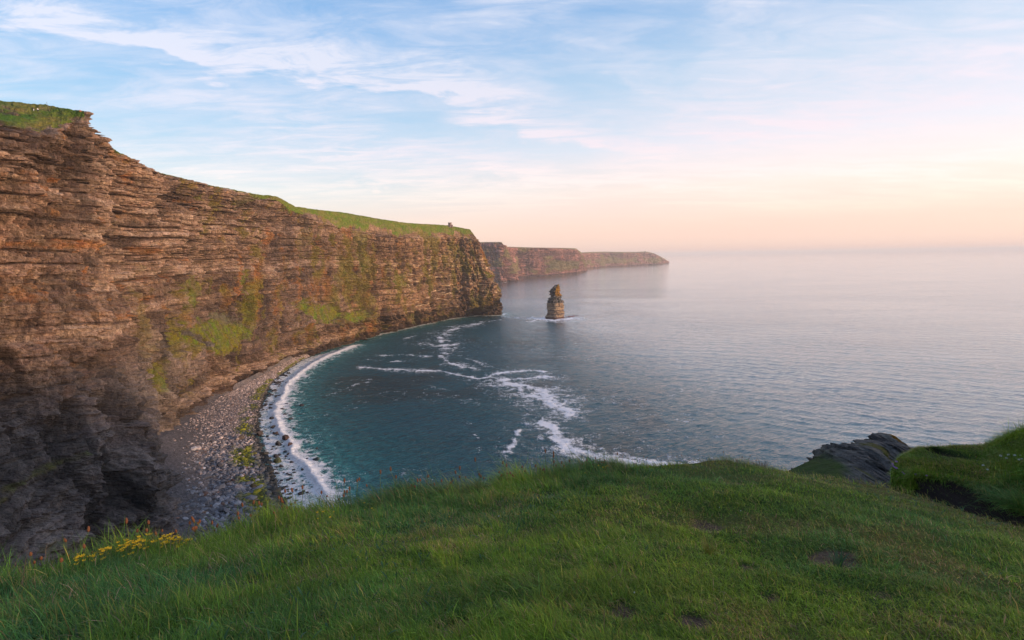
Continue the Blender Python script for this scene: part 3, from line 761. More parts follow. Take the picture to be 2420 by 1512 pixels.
DK, BR, RD = (.040, .037, .037), (.075, .058, .048), (.075, .045, .038)
bl = [(660, 1052, 13, 8, DK, 'broad grey boulder in the white surf, left of the red brown pair'), (676, 1038, 14, 8, RD, 'wedge shaped red brown boulder at the edge of the breaking surf'),
      (686, 1054, 12, 10, RD, 'dark red boulder reaching farthest into the breaking wave, nearest the wedge shaped one'), (650, 1026, 11, 5, (.09, .058, .042), 'low flat orange brown boulder in the surf'),
      (646, 1011, 9, 6, DK, 'mossy dark boulder behind the flat orange brown one'), (643, 990, 10, 7, DK, 'dark boulder at the upper end of the boulder group in the surf'),
      (657, 1091, 15, 10, (.055, .065, .03), 'large pointed boulder with green algae standing in the foam'), (653, 1079, 9, 7, DK, 'round dark boulder just behind the large green pointed boulder'),
      (681, 1075, 7, 6, DK, 'small dark boulder standing alone in the foam right of the green pointed one'), (748, 1087, 12, 6, (.03, .05, .05), 'half sunken boulder washed over beyond the breaking wave'),
      (715, 1112, 6, 6, DK, 'dark boulder in the crest of the breaking wave'), (664, 1104, 8, 5, DK, 'small dark boulder close in front of the green pointed one'),
      (710, 1168, 10, 6, DK, 'broad black boulder in the near surf'), (727, 1165, 7, 4, DK, 'small black boulder right of the broad one in the near surf'),
      (713, 958, 11, 4, (.035, .03, .03), 'lone wet boulder ringed with foam beyond the far surf'), (567, 1037, 14, 7, BR, 'large brown boulder resting on the middle of the cobble beach'),
      (502, 1050, 14, 6, (.10, .065, .045), 'orange brown boulder on the cobbles near the cliff'), (615, 1025, 12, 5, BR, 'brown boulder among the yellow green stones'),
      (540, 1145, 15, 9, BR, 'big reddish boulder on the near cobbles'), (600, 1150, 12, 8, (.07, .06, .03), 'brown green boulder at the lower end of the algae stones'),
      (680, 1250, 14, 8, DK, 'nearest dark boulder at the beach edge')]
for k, (u, v, rx, rz, cr, lb) in enumerate(bl[:-1]):
    boulder(u, v, rx * .62, rz * .75, cr, lb, 'large boulders on the beach and in the surf', z=(0 if u > 625 else 1.8), seed=50 + k)
# small rocks awash in the white water
n = 240; k = 0
ci = rng.uniform(20, NB * .93, 600); qi = 1.02 + np.abs(rng.normal(0, .18, 600))
C = beach_at(ci, qi)
for j in range(600):
    if k >= 150: break
    u, v = proj(C[j][None]); u, v = float(u[0]), float(v[0])
    if not (610 < u < 760 and 880 < v < 1215): continue
    rr = rng.uniform(2.2, 5.0)
    boulder(u, v, rr, rr * .5, DK, 'small black rock awash in the white surf along the beach', 'small rocks awash in the surf', z=0.0, name='surf_rock', seed=900 + j); k += 1

# ------------------------------------------------------------------ sea
def seg_dist(X, Y, poly):
    d = np.full(X.shape, 1e9); along = np.zeros(X.shape)
    P = np.asarray(poly); L = 0
    for a, b in zip(P[:-1], P[1:]):
        ab = b[:2] - a[:2]; l2 = ab @ ab + 1e-9
        t = np.clip(((X - a[0]) * ab[0] + (Y - a[1]) * ab[1]) / l2, 0, 1)
        e = np.hypot(X - a[0] - t * ab[0], Y - a[1] - t * ab[1])
        m = e < d; d = np.where(m, e, d); along = np.where(m, L + t * math.sqrt(l2), along); L += math.sqrt(l2)
    return d, along


def zline(pts): return np.array([W(u, v, z=0) for u, v in pts])


r1 = 120 * (1600 / 120) ** (np.arange(760) / 760); r2 = 1600 * (90000 / 1600) ** (np.arange(241) / 240)
rr = np.concatenate([r1, r2]); aa = np.radians(np.linspace(-62, 70, 1350))
A, Rr = np.meshgrid(aa, rr); SX, SY = Rr * np.sin(A), Rr * np.cos(A)
near = 1 - sm(Rr, 900, 2200)
SZ = np.zeros_like(SX)
for (lam, ang, am, sd) in ((26, 200, .16, 1), (13, 215, .13, 2), (8.5, 190, .10, 3), (9.5, 235, .08, 4), (5.5, 205, .05, 5)):
    kx, ky = math.sin(math.radians(ang)), math.cos(math.radians(ang))
    ph = (SX * kx + SY * ky) / lam * 2 * np.pi + 5.0 * fbm(SX / (lam * 3), SY / (lam * 3), 800 + sd, 2)
    en = .4 + .9 * vn(SX / (lam * 5), SY / (lam * 5), 820 + sd)
    SZ += am * en * np.sin(ph) * (1 - sm(Rr, lam * 60, lam * 130))
inb = (SY < 1500) & (SX < 420)
foam = np.zeros_like(SX); teal = np.zeros_like(SX); weed = np.zeros_like(SX)
xi, yi = SX[inb], SY[inb]
wx = xi + 6 * fbm(xi / 24, yi / 24, 840, 5, .6); wy = yi + 6 * fbm(xi / 24 + 9, yi / 24, 841, 5, .6)
n5 = fbm(xi / 11, yi / 11, 842, 5, .6); n50 = fbm(xi / 60, yi / 60, 843, 4); n2f = fbm(xi / 3.2, yi / 3.2, 844, 4, .6)
fo = np.zeros_like(xi)
shore = zline(water_px)
crest = zline([(835, 817), (800, 830), (765, 846), (735, 862), (710, 880), (690, 898), (672, 920), (660, 950), (655, 985), (660, 1015), (680, 1045), (702, 1080), (730, 1115), (750, 1145), (765, 1175), (790, 1230), (800, 1300)])
ds, _ = seg_dist(wx, wy, shore); dc, al = seg_dist(wx, wy, crest)
ashore = np.zeros_like(xi)
# between the crest and the shore: closed outline of the two lines
from_poly = np.concatenate([shore[:, :2], crest[::-1, :2]])
inside = np.zeros(len(xi), bool); pg = from_poly; jn = len(pg) - 1
for i_ in range(len(pg)):
    xa, ya, xb, yb = pg[i_, 0], pg[i_, 1], pg[jn, 0], pg[jn, 1]
    cnd = ((ya > wy) != (yb > wy)); inside ^= cnd & (wx < (xb - xa) * (wy - ya) / (yb - ya + 1e-12) + xa); jn = i_
fo = np.maximum(fo, np.where(inside, .80 + .22 * n5 + .12 * n2f, 0))
fo = np.maximum(fo, (1.15 + .3 * n5) * np.exp(-(dc / 8.0) ** 2))
tail = np.where(inside, 0, np.exp(-dc / 17))
fo = np.maximum(fo, tail * (.78 + .8 * ridge(xi / 9 + yi / 30, yi / 9, 850, 4)) * 1.05)
fo = np.maximum(fo, np.where(inside, 0, np.exp(-dc / 30)) * (.28 + .7 * ridge(wx / 14, wy / 14, 851, 4)) * .95)
tl = np.exp(-np.where(inside, 0, dc) / 24) * 1.1
# foam at the foot of the headland
foothead = zline([(835, 806), (900, 790), (975, 773), (1030, 760), (1080, 751), (1130, 746), (1188, 745), (1192, 741)])
dh, _ = seg_dist(wx, wy, foothead)
fo = np.maximum(fo, np.exp(-dh / 10) * (.95 + .5 * n5)); tl = np.maximum(tl, np.exp(-dh / 26) * .8)
fo = np.maximum(fo, np.exp(-dh / 40) * (.40 + .85 * ridge(wx / 18, wy / 12, 852, 4)) * .8)
lace = np.clip(.5 + .5 * ridge(wx / 13, wy / 13, 871, 4) + .25 * n2f, 0, 1.3)
def trail(pts, width, k=1.0, rag=.6):
    """a drifting line of foam; width in picture units at its middle"""
    global fo
    P = zline([p[:2] for p in pts]); mid = P[len(P) // 2]; f = np.linalg.norm(mid - CAM) / FPX
    hs = abs(mid[2] - CAMZ) / np.linalg.norm(mid - CAM)
    d, _a = seg_dist(wx, wy, P); wd = width * f * (.5 + 1.1 * vn(_a / 22, _a * 0, 861)) * 2.5
    fo = np.maximum(fo, k * .90 * np.exp(-(d / wd) ** 2) * (1 + rag * 1.3 * n5 + .35 * n2f) * (.62 + .55 * lace))
    fo = np.maximum(fo, k * .78 * np.exp(-(d / (wd * 3.6)) ** 2) * (.05 + 1.0 * lace))
trail([(855, 868), (900, 872), (960, 874), (1045, 878), (1075, 888), (1130, 895), (1190, 880), (1240, 876), (1288, 877)], 3.2, 1.05, .4)
trail([(1045, 842), (1055, 856), (1100, 868), (1120, 872)], 3.2, 1.0)
trail([(1180, 897), (1240, 895), (1290, 890)], 7, 1.0)
trail([(1200, 908), (1250, 913), (1285, 925), (1310, 955), (1342, 975)], 10, 1.1, .35)
trail([(1240, 930), (1290, 945), (1320, 962)], 8, 1.0)
trail([(1190, 900), (1220, 915), (1250, 935), (1290, 950)], 5, .9)
trail([(1285, 1000), (1310, 1010), (1320, 1035), (1345, 1056), (1400, 1075), (1480, 1090), (1570, 1098), (1640, 1100)], 8, 1.15, .3)
trail([(1219, 1013), (1214, 1035), (1203, 1055), (1192, 1072)], 5, .85)
trail([(960, 800), (990, 790), (1040, 785)], 6, .6, .9)
trail([(870, 850), (920, 855), (980, 852)], 4, .55, .9)
trail([(940, 900), (1000, 905), (1060, 925)], 3, .45, .9)
trail([(1100, 1000), (1130, 1040), (1120, 1080)], 4, .42, .9)
trail([(1085, 840), (1120, 850), (1150, 866)], 5, .6, .9)
trail([(1235, 960), (1245, 985), (1225, 1000)], 7, .5)
trail([(1190, 748), (1230, 752), (1290, 750)], 4, .8)
trail([(1150, 760), (1110, 768), (1060, 782), (1040, 805), (1060, 835)], 7, .75, .9)
trail([(1180, 756), (1130, 764), (1070, 772)], 5, .65, .9)
trail([(1000, 812), (1040, 820), (1085, 812)], 8, .72, .9)
trail([(905, 840), (960, 838), (1010, 843)], 6, .65, .9)
trail([(1045, 800), (1080, 812), (1070, 830)], 6, .6, .9)
trail([(780, 930), (850, 905), (880, 902)], 3, .55, .9)
trail([(800, 905), (850, 895)], 3, .5, .9)
trail([(740, 985), (800, 975), (860, 960)], 3.5, .5, .9)
trail([(1250, 760), (1292, 751)], 3, .9)
trail([(1270, 752), (1300, 756), (1312, 757), (1345, 753)], 6, 1.2, .3)
trail([(1333, 748), (1372, 746)], 2.2, .8)
trail([(1183, 667), (1215, 665), (1235, 664)], 1.5, .9)
trail([(1216, 656), (1300, 650), (1345, 647)], 1.0, .9); trail([(1300, 651), (1325, 650)], 1.6, 1.0)
trail([(1385, 634), (1440, 630), (1520, 627)], .8, .8)
wd_ = sm(n50 + .9 * np.exp(-((xi + 150) ** 2 / 70 ** 2 + (yi - 560) ** 2 / 130 ** 2)) - .25 * sm(dc, 150, 40), .25, .7) * (xi < 120)
fo = np.maximum(fo, .66 * ridge(wx / 20, wy / 14, 870, 5) * sm(n50, -.4, .4) * (1 - sm(np.hypot(xi + 60, yi - 520), 260, 420)))
chop = 1 + 1.9 * (1 - sm(SX + .15 * SY, 60, 330)) * (1 - sm(SY, 900, 1500))
foam[inb] = fo; teal[inb] = tl; weed[inb] = wd_ * .6
ob = ~inb; xo, yo = SX[ob], SY[ob]
fo = np.zeros_like(xo); wx, wy = xo, yo; n5 = fbm(xo / 30, yo / 30, 842, 3); 
for P_, wdt in ((f1, 9), (f2, 12)):
    ft = P_[3][::6]; m = (Rr[ob] > 1500) & (Rr[ob] < 9000) & (np.abs(A[ob] - .02) < .5)
    d, _ = seg_dist(xo[m], yo[m], ft); fo[m] = np.maximum(fo[m], np.exp(-d / wdt) * (.8 + .7 * n5[m]))
foam[ob] = fo
SZ += np.where(foam > .5, .25 * np.minimum(foam, 1.2), 0) * near
cr_d = np.zeros_like(SX); tmp = np.zeros(SX.shape); tmp[inb] = np.exp(-(dc / 2.8) ** 2); SZ += 1.1 * tmp
m_, T = mat('sea_water')
pos = T.new('ShaderNodeNewGeometry').outputs['Position']
fa = T.new('ShaderNodeAttribute', attribute_name='foam').outputs['Fac']
ta = T.new('ShaderNodeAttribute', attribute_name='teal').outputs['Fac']
wa = T.new('ShaderNodeAttribute', attribute_name='weed').outputs['Fac']
flat = T.scale(pos, (1, 1, 0))
f1n = T.noise(flat, .9, 6, .72, .8); f2n = T.noise(flat, .22, 5, .65, .6)
fm = T.math('ADD', fa, T.math('ADD', T.math('MULTIPLY', T.math('SUBTRACT', f1n, .5), 1.7), T.math('MULTIPLY', T.math('SUBTRACT', f2n, .5), 1.3)))
fmask = T.smooth(fm, .50, .90)
deep = T.mix(T.noise(flat, .008, 4, .6), (.0002, .056, .088), (.0002, .088, .100))
deep = T.mix(wa, deep, (.004, .022, .026))
deep = T.mix(T.math('MULTIPLY', T.math('MULTIPLY', ta, T.smooth(f2n, .25, .7)), 1.1, clamp=True), deep, (.08, .42, .40))
wc = T.mix(fmask, deep, (.88, .88, .88))
wave = T.scale(pos, (1, 1, 0), (0, 0, 0), (0, 0, math.radians(-28)))
w1 = T.noise(T.scale(wave, (.055, .17, 1)), 1.0, 5, .6, .3)
w2 = T.noise(T.scale(wave, (.22, .55, 1)), 1.0, 5, .62, .5)
w3 = T.noise(T.scale(flat, (.7, 1.1, 1)), 1.0, 3, .5, .3)
patch = T.smooth(T.noise(T.scale(flat, (.0018, .006, 1)), 1.0, 4, .6, .5), .3, .7, .75, 1.2)
hh = T.math('ADD', T.math('MULTIPLY', w1, 1.5), T.math('ADD', T.math('MULTIPLY', w2, .75), T.math('MULTIPLY', w3, .10)))
hh = T.math('MULTIPLY', T.math('MULTIPLY', hh, patch), T.new('ShaderNodeAttribute', attribute_name='chop').outputs['Fac'])
hh = T.math('ADD', hh, T.math('MULTIPLY', fmask, .12))
bn = T.new('ShaderNodeBump', {'Height': hh, 'Strength': 1.0, 'Distance': 1.0}).outputs[0]
finish(T, wc, T.math('ADD', .13, T.math('MULTIPLY', fmask, .6)), .5, bn, **{'IOR': 1.333, 'Coat Weight': T.math('MULTIPLY', T.math('SUBTRACT', 1.0, fmask), T.new('ShaderNodeAttribute', attribute_name='calm').outputs['Fac']), 'Coat IOR': 1.42, 'Coat Roughness': .06, 'Coat Normal': bn})
tag(mesh_obj('sea', np.stack([SX, SY, SZ], -1), grid_faces(*SX.shape)[:, ::-1], m_, attrs={'foam': foam, 'teal': teal, 'weed': weed, 'chop': chop, 'calm': np.clip((2.9 - chop) / 1.9, 0, 1)}, smooth=True), kind='structure')
# the rest of the sea, beside and behind the viewer
aa2 = np.radians(np.linspace(70, 298, 60)); rr2 = np.array([10, 60, 120, 400, 1600, 8000, 90000.0])
A2, R2 = np.meshgrid(aa2, rr2)
tag(mesh_obj('open_sea', np.stack([R2 * np.sin(A2), R2 * np.cos(A2), 0 * A2 - .02], -1), grid_faces(*A2.shape)[:, ::-1], m_, attrs={'foam': 0 * A2, 'teal': 0 * A2, 'weed': 0 * A2, 'chop': 0 * A2 + 1, 'calm': 0 * A2 + 1}), kind='structure')

# ------------------------------------------------------------------ sea stack and reef
def stack_profile():
    rowsp = [(1250, 480, 960), (1235, 415, 940), (1160, 420, 932), (1130, 446, 932), (1100, 450, 936), (1040, 448, 930), (1000, 458, 930), (960, 443, 938), (900, 436, 946), (850, 430, 944), (820, 424, 915), (790, 414, 916),
             (765, 450, 914), (730, 444, 918), (700, 446, 912), (685, 508, 880), (650, 512, 862), (610, 530, 838), (560, 540, 822), (500, 541, 806), (450, 538, 800), (430, 545, 800), (400, 580, 798), (350, 600, 796), (310, 622, 788), (290, 640, 783), (268, 690, 779), (250, 730, 765)]
    return rowsp


sb = W(1312, 752, z=0)
fS = (sb[1] / FWD[1]) / FPX / 10.8 / 1.19 * 1.0
rowsp = stack_profile()
zs = np.array([(1240 - y) * fS * 1.0 for y, a, b in rowsp]) * 1.02; cx = np.array([((a + b) / 2 - 680) * fS for y, a, b in rowsp]); hw = np.array([(b - a) / 2 * fS for y, a, b in rowsp])
nz, na = 220, 200
zq = np.linspace(zs[0] - 6, zs[-1], nz); cxq = np.interp(zq, zs, cx); hwq = np.interp(zq, zs, hw)
th = np.linspace(0, 2 * np.pi, na + 1)[:-1]
TH, ZQ = np.meshgrid(th, zq)
sq = 1 / (np.abs(np.cos(TH - .72)) ** 3.2 + np.abs(np.sin(TH - .72)) ** 3.2) ** (1 / 3.2)     # a blunt square plan with one corner to the viewer
sqn = sq / np.abs(np.cos(th) * (1 / (np.abs(np.cos(th - .72)) ** 3.2 + np.abs(np.sin(th - .72)) ** 3.2) ** (1 / 3.2))).max()
ss = TH * 14
bedk = np.floor(ZQ / 1.5); lay = _h(bedk, 77) - .5; bk = _h(bedk, np.floor(ss / 5 + 9 * _h(bedk, 3)), 78) - .5; bk2 = _h(np.floor(ZQ / 4), np.floor(ss / 9 + 5 * _h(np.floor(ZQ / 4), 4)), 79) - .5
rad = sqn * hwq[:, None] * (1 + .03 * fbm(np.cos(TH) * 3, np.sin(TH) * 3 + ZQ / 9, 80, 4)) + 1.5 * lay + 2.0 * bk + 2.4 * bk2 * (1 + sm(ZQ, 28, 38)) + 1.3 * fbm(ss / 2, ZQ / 2, 81, 3) + 3.2 * facets(ss / 7, ZQ / 9, 86, 1.2)[0] * (.6 + .5 * sm(ZQ, 26, 38) - .8 * sm(ZQ, 46, 60))
topm = sm(ZQ, zs[-1] - 12, zs[-1]); rad = np.maximum(rad, .3)
dep = .80
SP = np.stack([cxq[:, None] + np.cos(TH) * rad, np.sin(TH) * rad * dep, ZQ + 2.5 * topm * fbm(np.cos(TH) * 4, np.sin(TH) * 4, 82, 2)], -1)
bands = _h(np.floor(ZQ / 1.5), 83)
sc_ = lerp(np.array([.13, .10, .085]), np.array([.58, .42, .27]), np.clip(bands * .75 + .3 * bk + .15 * fbm(ss / 4, ZQ / 4, 84, 3), 0, 1))
upm = sm(ZQ, 30, 38)
sc_ = lerp(sc_, lerp(np.array([.07, .075, .065]), np.array([.24, .20, .19]), sm(fbm(ss / 3, ZQ / 3, 85, 4), -.1, .5)), upm)
sc_ = lerp(sc_, np.array([.34, .18, .03]), upm * sm(ZQ, 44, 52) * sm(np.cos(TH - 5.6), .55, .8))
sc_ = lerp(sc_, np.array([.10, .045, .035]), sm(-ZQ, -4, -1.5))
F = []
ii = np.arange(nz - 1)[:, None] * na; jj = np.arange(na)[None]
F = np.stack([ii + jj, ii + (jj + 1) % na, ii + na + (jj + 1) % na, ii + na + jj], -1).reshape(-1, 4)
V = np.concatenate([SP.reshape(-1, 3), [[cxq[-1], 0, zs[-1] + .8]]]); Ft = np.array([((nz - 1) * na + j, (nz - 1) * na + (j + 1) % na, nz * na) for j in range(na)])
o = mesh_obj('sea_stack', V, [F, Ft], rock_mat('stack_rock', .7, .9), cols=np.concatenate([sc_.reshape(-1, 3), [[.3, .2, .1]]]), attrs={'grass': np.zeros(len(V))})
o.location = (float(sb[0]), float(sb[1]), 0.0)
tag(o, 'tall layered rock stack standing alone in the sea, its top a narrow tapering spire', 'sea stack')


def reef(name, pts, wdt, hgt, label, colr, seed):
    P = resample(zline(pts), 60); r = np.random.default_rng(seed)
    yy = np.linspace(-1, 1, 13); G = []
    t = np.gradient(P[:, :2], axis=0); t /= np.linalg.norm(t, axis=1)[:, None] + 1e-9; nn = np.stack([-t[:, 1], t[:, 0]], -1)
    e = np.sin(np.linspace(0.06, np.pi - .06, 60)) ** .5
    for k, y in enumerate(yy):
        G.append(np.concatenate([P[:, :2] + nn * (y * wdt * e)[:, None], (hgt * e * (1 - y * y) * 1.2 - .8)[:, None]], 1))
    G = np.array(G); G[..., 2] += hgt * .7 * fbm(G[..., 0] / 2.5, G[..., 1] / 2.5, seed, 3) * e
    G[0, :, 2] = -1.5; G[-1, :, 2] = -1.5
    c0 = G.mean((0, 1)); c0[2] = 0
    o = mesh_obj(name, G - c0, grid_faces(*G.shape[:2]), STONE, cols=np.broadcast_to(np.array(colr), G.shape) * (1 + .4 * fbm(G[..., 0] / 2, G[..., 1] / 2, seed + 1, 3))[..., None])
    o.location = c0.tolist(); tag(o, label, 'reef')


reef('rock_reef', [(1328, 749.5), (1345, 748.5), (1358, 747), (1369, 746.3)], 3.2, 1.9, 'low red brown reef trailing right from the foot of the sea stack', (.13, .05, .04), 5)
reef('rock_reef', [(1206, 744.5), (1215, 744), (1226, 744.6)], 1.6, 1.0, 'small dark reef in the white water between headland and sea stack', (.04, .06, .06), 6)

# ------------------------------------------------------------------ towers
m_, T = mat('tower_stone')
pos = T.new('ShaderNodeTexCoord').outputs['Object']
bk_ = T.new('ShaderNodeTexBrick', {'Vector': T.scale(pos, (1, 1, 1), (0, 0, 0), (math.pi / 2, 0, 0)), 'Color1': (.30, .21, .19, 1), 'Color2': (.20, .15, .14, 1), 'Mortar': (.12, .09, .08, 1), 'Scale': 1.2}).outputs[0]
finish(T, bk_, .95, .1); TSTONE = m_
DARKM, T = mat('dark_opening'); finish(T, (.015, .013, .013), .9)


def ring(r0, r1, z0, z1, n=28, cx=0, cy=0):
    th = np.arange(n) * 2 * np.pi / n; V = []
    for r, z in ((r1, z0), (r1, z1), (r0, z1), (r0, z0)):
        V.append(np.stack([cx + r * np.cos(th), cy + r * np.sin(th), np.full(n, z)], -1))
    V = np.concatenate(V); F = []
    for k in range(4):
        for j in range(n): F.append((k * n + j, k * n + (j + 1) % n, ((k + 1) % 4) * n + (j + 1) % n, ((k + 1) % 4) * n + j))
    return V, [np.array(F)]


def tower(pu, pv, sc_, label, annex=True):
    i = pick(P2, pu, pv) if annex else pick(f2, pu, pv)
    p = (P2 if annex else f2).reshape(-1, 3)[i]
    t = tag(empty('stone_tower', (p[0], p[1], p[2] - .8)), label, 'tower')
    H, r = 10.2 * sc_, 3.6 * sc_
    V, F = join([ring(r - .7, r, 0, H * .86), ring(0.01, r - .6, H * .80, H * .84)]); mesh_obj('round_wall', V, F, TSTONE, t)
    V, F = ring(r - .5, r + .45, H * .861, H * .90); par = mesh_obj('parapet', V, F, TSTONE, t)
    for k in range(10):
        a0 = k * 2 * np.pi / 10; tt_ = np.linspace(a0, a0 + .36, 5)
        vo = np.array([(rr_ * np.cos(a), rr_ * np.sin(a), z) for z in (H * .901, H) for rr_ in (r - .4, r + .4) for a in tt_])
        f = []
        for z in (0, 10):
            for j in range(4): f.append((z + j, z + j + 1, z + 5 + j + 1, z + 5 + j))
        for rr_ in (0, 5):
            for j in range(4): f.append((rr_ + j, rr_ + j + 1, rr_ + 10 + j + 1, rr_ + 10 + j))
        f += [(0, 5, 15, 10), (4, 9, 19, 14)]
        mesh_obj('merlon', vo, [np.array(f)], TSTONE, par)
    if annex:
        cxa = r + 1.0
        V, F = join([ring(1.0, 1.75, 0, H * .55, 16, cxa, -.6), ring(.01, 1.2, H * .50, H * .53, 16, cxa, -.6)]); mesh_obj('turret', V, F, TSTONE, t)
        for (x, z) in ((-.6, H * .5), (.9, H * .3)):
            V, F = box(x - .35, x + .35, -r - .03, -r + .4, z, z + 1.3); mesh_obj('window', V, F, DARKM, t)
    return t


tower(1064, 535.5, 1.0, 'round stone tower with battlements and small turret on the grassy headland top')
# the far signal tower is slim and square
i = pick(f2, 1525, 597); p = f2.reshape(-1, 3)[i]
t = tag(empty('signal_tower', (p[0], p[1], p[2] - 3)), 'tiny slim ruined tower on the most distant headland skyline', 'tower')
V, F = box(-3.6, 3.6, -3.6, 3.6, 0, 17); mesh_obj('square_wall', V, F, TSTONE, t)
V, F = join([box(-5.2, 5.2, -5.2, 5.2, 17.003, 18.5), box(-5.2, -2.4, -5.2, 5.2, 18.503, 24), box(1, 5.2, -5.2, 5.2, 18.503, 26)]); mesh_obj('parapet', V, F, TSTONE, t)

# ------------------------------------------------------------------ people, posts and pole on the near cliff top
def flat_mat(name, colr, rough=.8, var=.25, sc=30):
    m, T = mat(name); pos = T.new('ShaderNodeTexCoord').outputs['Object']
    finish(T, T.mix(T.noise(pos, sc, 4, .6), tuple(np.array(colr) * (1 - var)), tuple(np.array(colr) * (1 + var))), rough, .25); return m


SKIN = flat_mat('skin', (.42, .25, .18)); WHITE = flat_mat('white_cloth', (.72, .72, .76), var=.08); NAVY = flat_mat('dark_cloth', (.02, .022, .035)); ORANGE = flat_mat('orange_cloth', (.62, .16, .05)); HAIR = flat_mat('hair', (.035, .022, .015))
WOOD = flat_mat('grey_post_wood', (.16, .125, .09), sc=14)


def skin_mesh(name, joints, edges, radii, mtl, parent, sub=1):
    me = bpy.data.meshes.new(name); me.from_pydata([tuple(j) for j in joints], edges, [])
    o = bpy.data.objects.new(name, me); COL.objects.link(o); o.parent = parent
    md = o.modifiers.new('skin', 'SKIN'); md.use_smooth_shade = True
    for v, r in zip(me.skin_vertices[0].data, radii): v.radius = (r, r)
    me.skin_vertices[0].data[0].use_root = True
    ss_ = o.modifiers.new('sub', 'SUBSURF'); ss_.levels = sub; ss_.render_levels = sub
    me.materials.append(mtl); return o


def person(p, rz, top, legs, label, pose='stand'):
    t = tag(empty('person', p, rz), label, 'person')
    if pose == 'stand':
        J = [(0, 0, .95), (0, 0, 1.15), (0, .01, 1.38), (0, 0, 1.50), (0, -.02, 1.62), (0, -.02, 1.74), (.1, 0, .9), (.11, .02, .5), (.12, -.03, .08), (.12, -.14, .03), (-.1, 0, .9), (-.11, -.04, .5), (-.12, .06, .08), (-.12, -.05, .03),
             (.19, 0, 1.42), (.26, .02, 1.15), (.24, -.10, .92), (.24, -.15, .84), (-.19, 0, 1.42), (-.26, .02, 1.15), (-.24, -.10, .92), (-.24, -.15, .84)]
    else:
        J = [(0, 0, .14), (0, .02, .36), (0, .02, .60), (0, 0, .72), (0, -.03, .84), (0, -.03, .95), (.1, 0, .13), (.13, -.40, .42), (.13, -.62, .06), (.13, -.76, .03), (-.1, 0, .13), (-.13, -.40, .42), (-.13, -.62, .06), (-.13, -.76, .03),
             (.19, .02, .62), (.25, -.10, .42), (.18, -.32, .40), (.14, -.40, .42), (-.19, .02, .62), (-.25, -.10, .42), (-.18, -.32, .40), (-.14, -.40, .42)]
    E = [(0, 1), (1, 2), (2, 3), (3, 4), (4, 5), (0, 6), (6, 7), (7, 8), (8, 9), (0, 10), (10, 11), (11, 12), (12, 13), (2, 14), (14, 15), (15, 16), (16, 17), (2, 18), (18, 19), (19, 20), (20, 21)]
    Rd = [.14, .13, .15, .055, .095, .08, .09, .065, .045, .045, .09, .065, .045, .045, .06, .045, .035, .035, .06, .045, .035, .035]
    skin_mesh('body', J, E, Rd, SKIN, t)
    k = [0, 1, 2, 14, 15, 16, 18, 19, 20]; mp = {a: b for b, a in enumerate(k)}
    skin_mesh('jacket', [J[a] for a in k], [(mp[a], mp[b]) for a, b in E if a in mp and b in mp], [Rd[a] * 1.22 + .012 for a in k], top, t)
    k = [0, 6, 7, 8, 10, 11, 12]; mp = {a: b for b, a in enumerate(k)}
    skin_mesh('trousers', [J[a] for a in k], [(mp[a], mp[b]) for a, b in E if a in mp and b in mp], [Rd[a] * 1.18 + .01 for a in k], legs, t)
    h = J[5]; skin_mesh('hair', [(h[0], h[1] + .03, h[2] - .06), (h[0], h[1] + .02, h[2] + .02)], [(0, 1)], [.10, .085], HAIR, t)
    return t


def top_pt(u, v): return P2.reshape(-1, 3)[pick(P2, u, v)]


person(top_pt(89.5, 263) - [0, 0, .05], .6, WHITE, NAVY, 'person in a white top standing on the grass of the near cliff top')
person(top_pt(78, 263) - [0, 0, .05], 2.4, NAVY, WHITE, 'person in a dark jacket and pale trousers beside the one in white')
person(top_pt(189, 262.5) - [0, 0, .02], 1.9, ORANGE, ORANGE, 'person in orange sitting on the edge of the near cliff', 'sit')
p = top_pt(117, 262)
V, F = tube([(0, 0, -.3), (-.55, 0, 2.0), (-1.2, .1, 4.5)], [.09, .08, .06], 8)
o = mesh_obj('wooden_pole', V, F, WOOD); o.location = p.tolist(); tag(o, 'tall leaning grey pole on the cliff top grass between the walkers and the edge', 'pole')
for u, lb in ((5, 'short wooden fence post nearest the left edge of the clifftop path'), (30, 'short wooden fence post in the middle of the clifftop row'), (56, 'short wooden fence post nearest the two walkers')):
    p = top_pt(u, 262.5)
    V, F = tube([(0, 0, -.3), (.02, 0, 1.15), (.02, 0, 1.2)], [.07, .065, .03], 8)
    o = mesh_obj('fence_post', V, F, WOOD); o.location = p.tolist(); tag(o, lb, 'fence post', 'posts along the clifftop path')

#LAWN#
# ------------------------------------------------------------------ the lawn at the viewer's feet
edge_px = [(-500, 1600, 2.7), (-150, 1455, 3.2), (0, 1392, 3.7), (150, 1358, 4.1), (300, 1322, 4.6), (450, 1296, 5.0), (560, 1272, 5.3), (650, 1240, 5.6), (760, 1212, 5.9), (870, 1194, 6.1), (1000, 1184, 6.2), (1100, 1172, 6.3),
           (1200, 1158, 6.5), (1280, 1142, 6.7), (1400, 1122, 7.0), (1550, 1104, 7.3), (1650, 1093, 7.5), (1720, 1088, 7.6), (1800, 1100, 7.4), (1850, 1113, 7.3), (1950, 1128, 7.4), (2050, 1140, 7.3), (2110, 1152, 7.1), (2200, 1184, 6.6), (2300, 1219, 6.1), (2419, 1254, 5.6), (2700, 1340, 4.8), (3300, 1500, 4.0)]
EW = np.array([W(u, v, Y=Y) for u, v, Y in edge_px])
inner_px = [(-100, 1640, 2.2), (0, 1512, 2.55), (600, 1512, 2.3), (1210, 1512, 2.05), (1800, 1512, 2.05), (2419, 1512, 2.1), (150, 1440, 3.15), (330, 1400, 3.6), (600, 1400, 3.15), (900, 1300, 3.95), (1210, 1290, 3.8), (1500, 1200, 5.0), (1800, 1290, 3.9), (2100, 1330, 3.5), (2300, 1400, 3.05), (2000, 1200, 5.0)]
IW = np.array([W(u, v, Y=Y) for u, v, Y in inner_px])
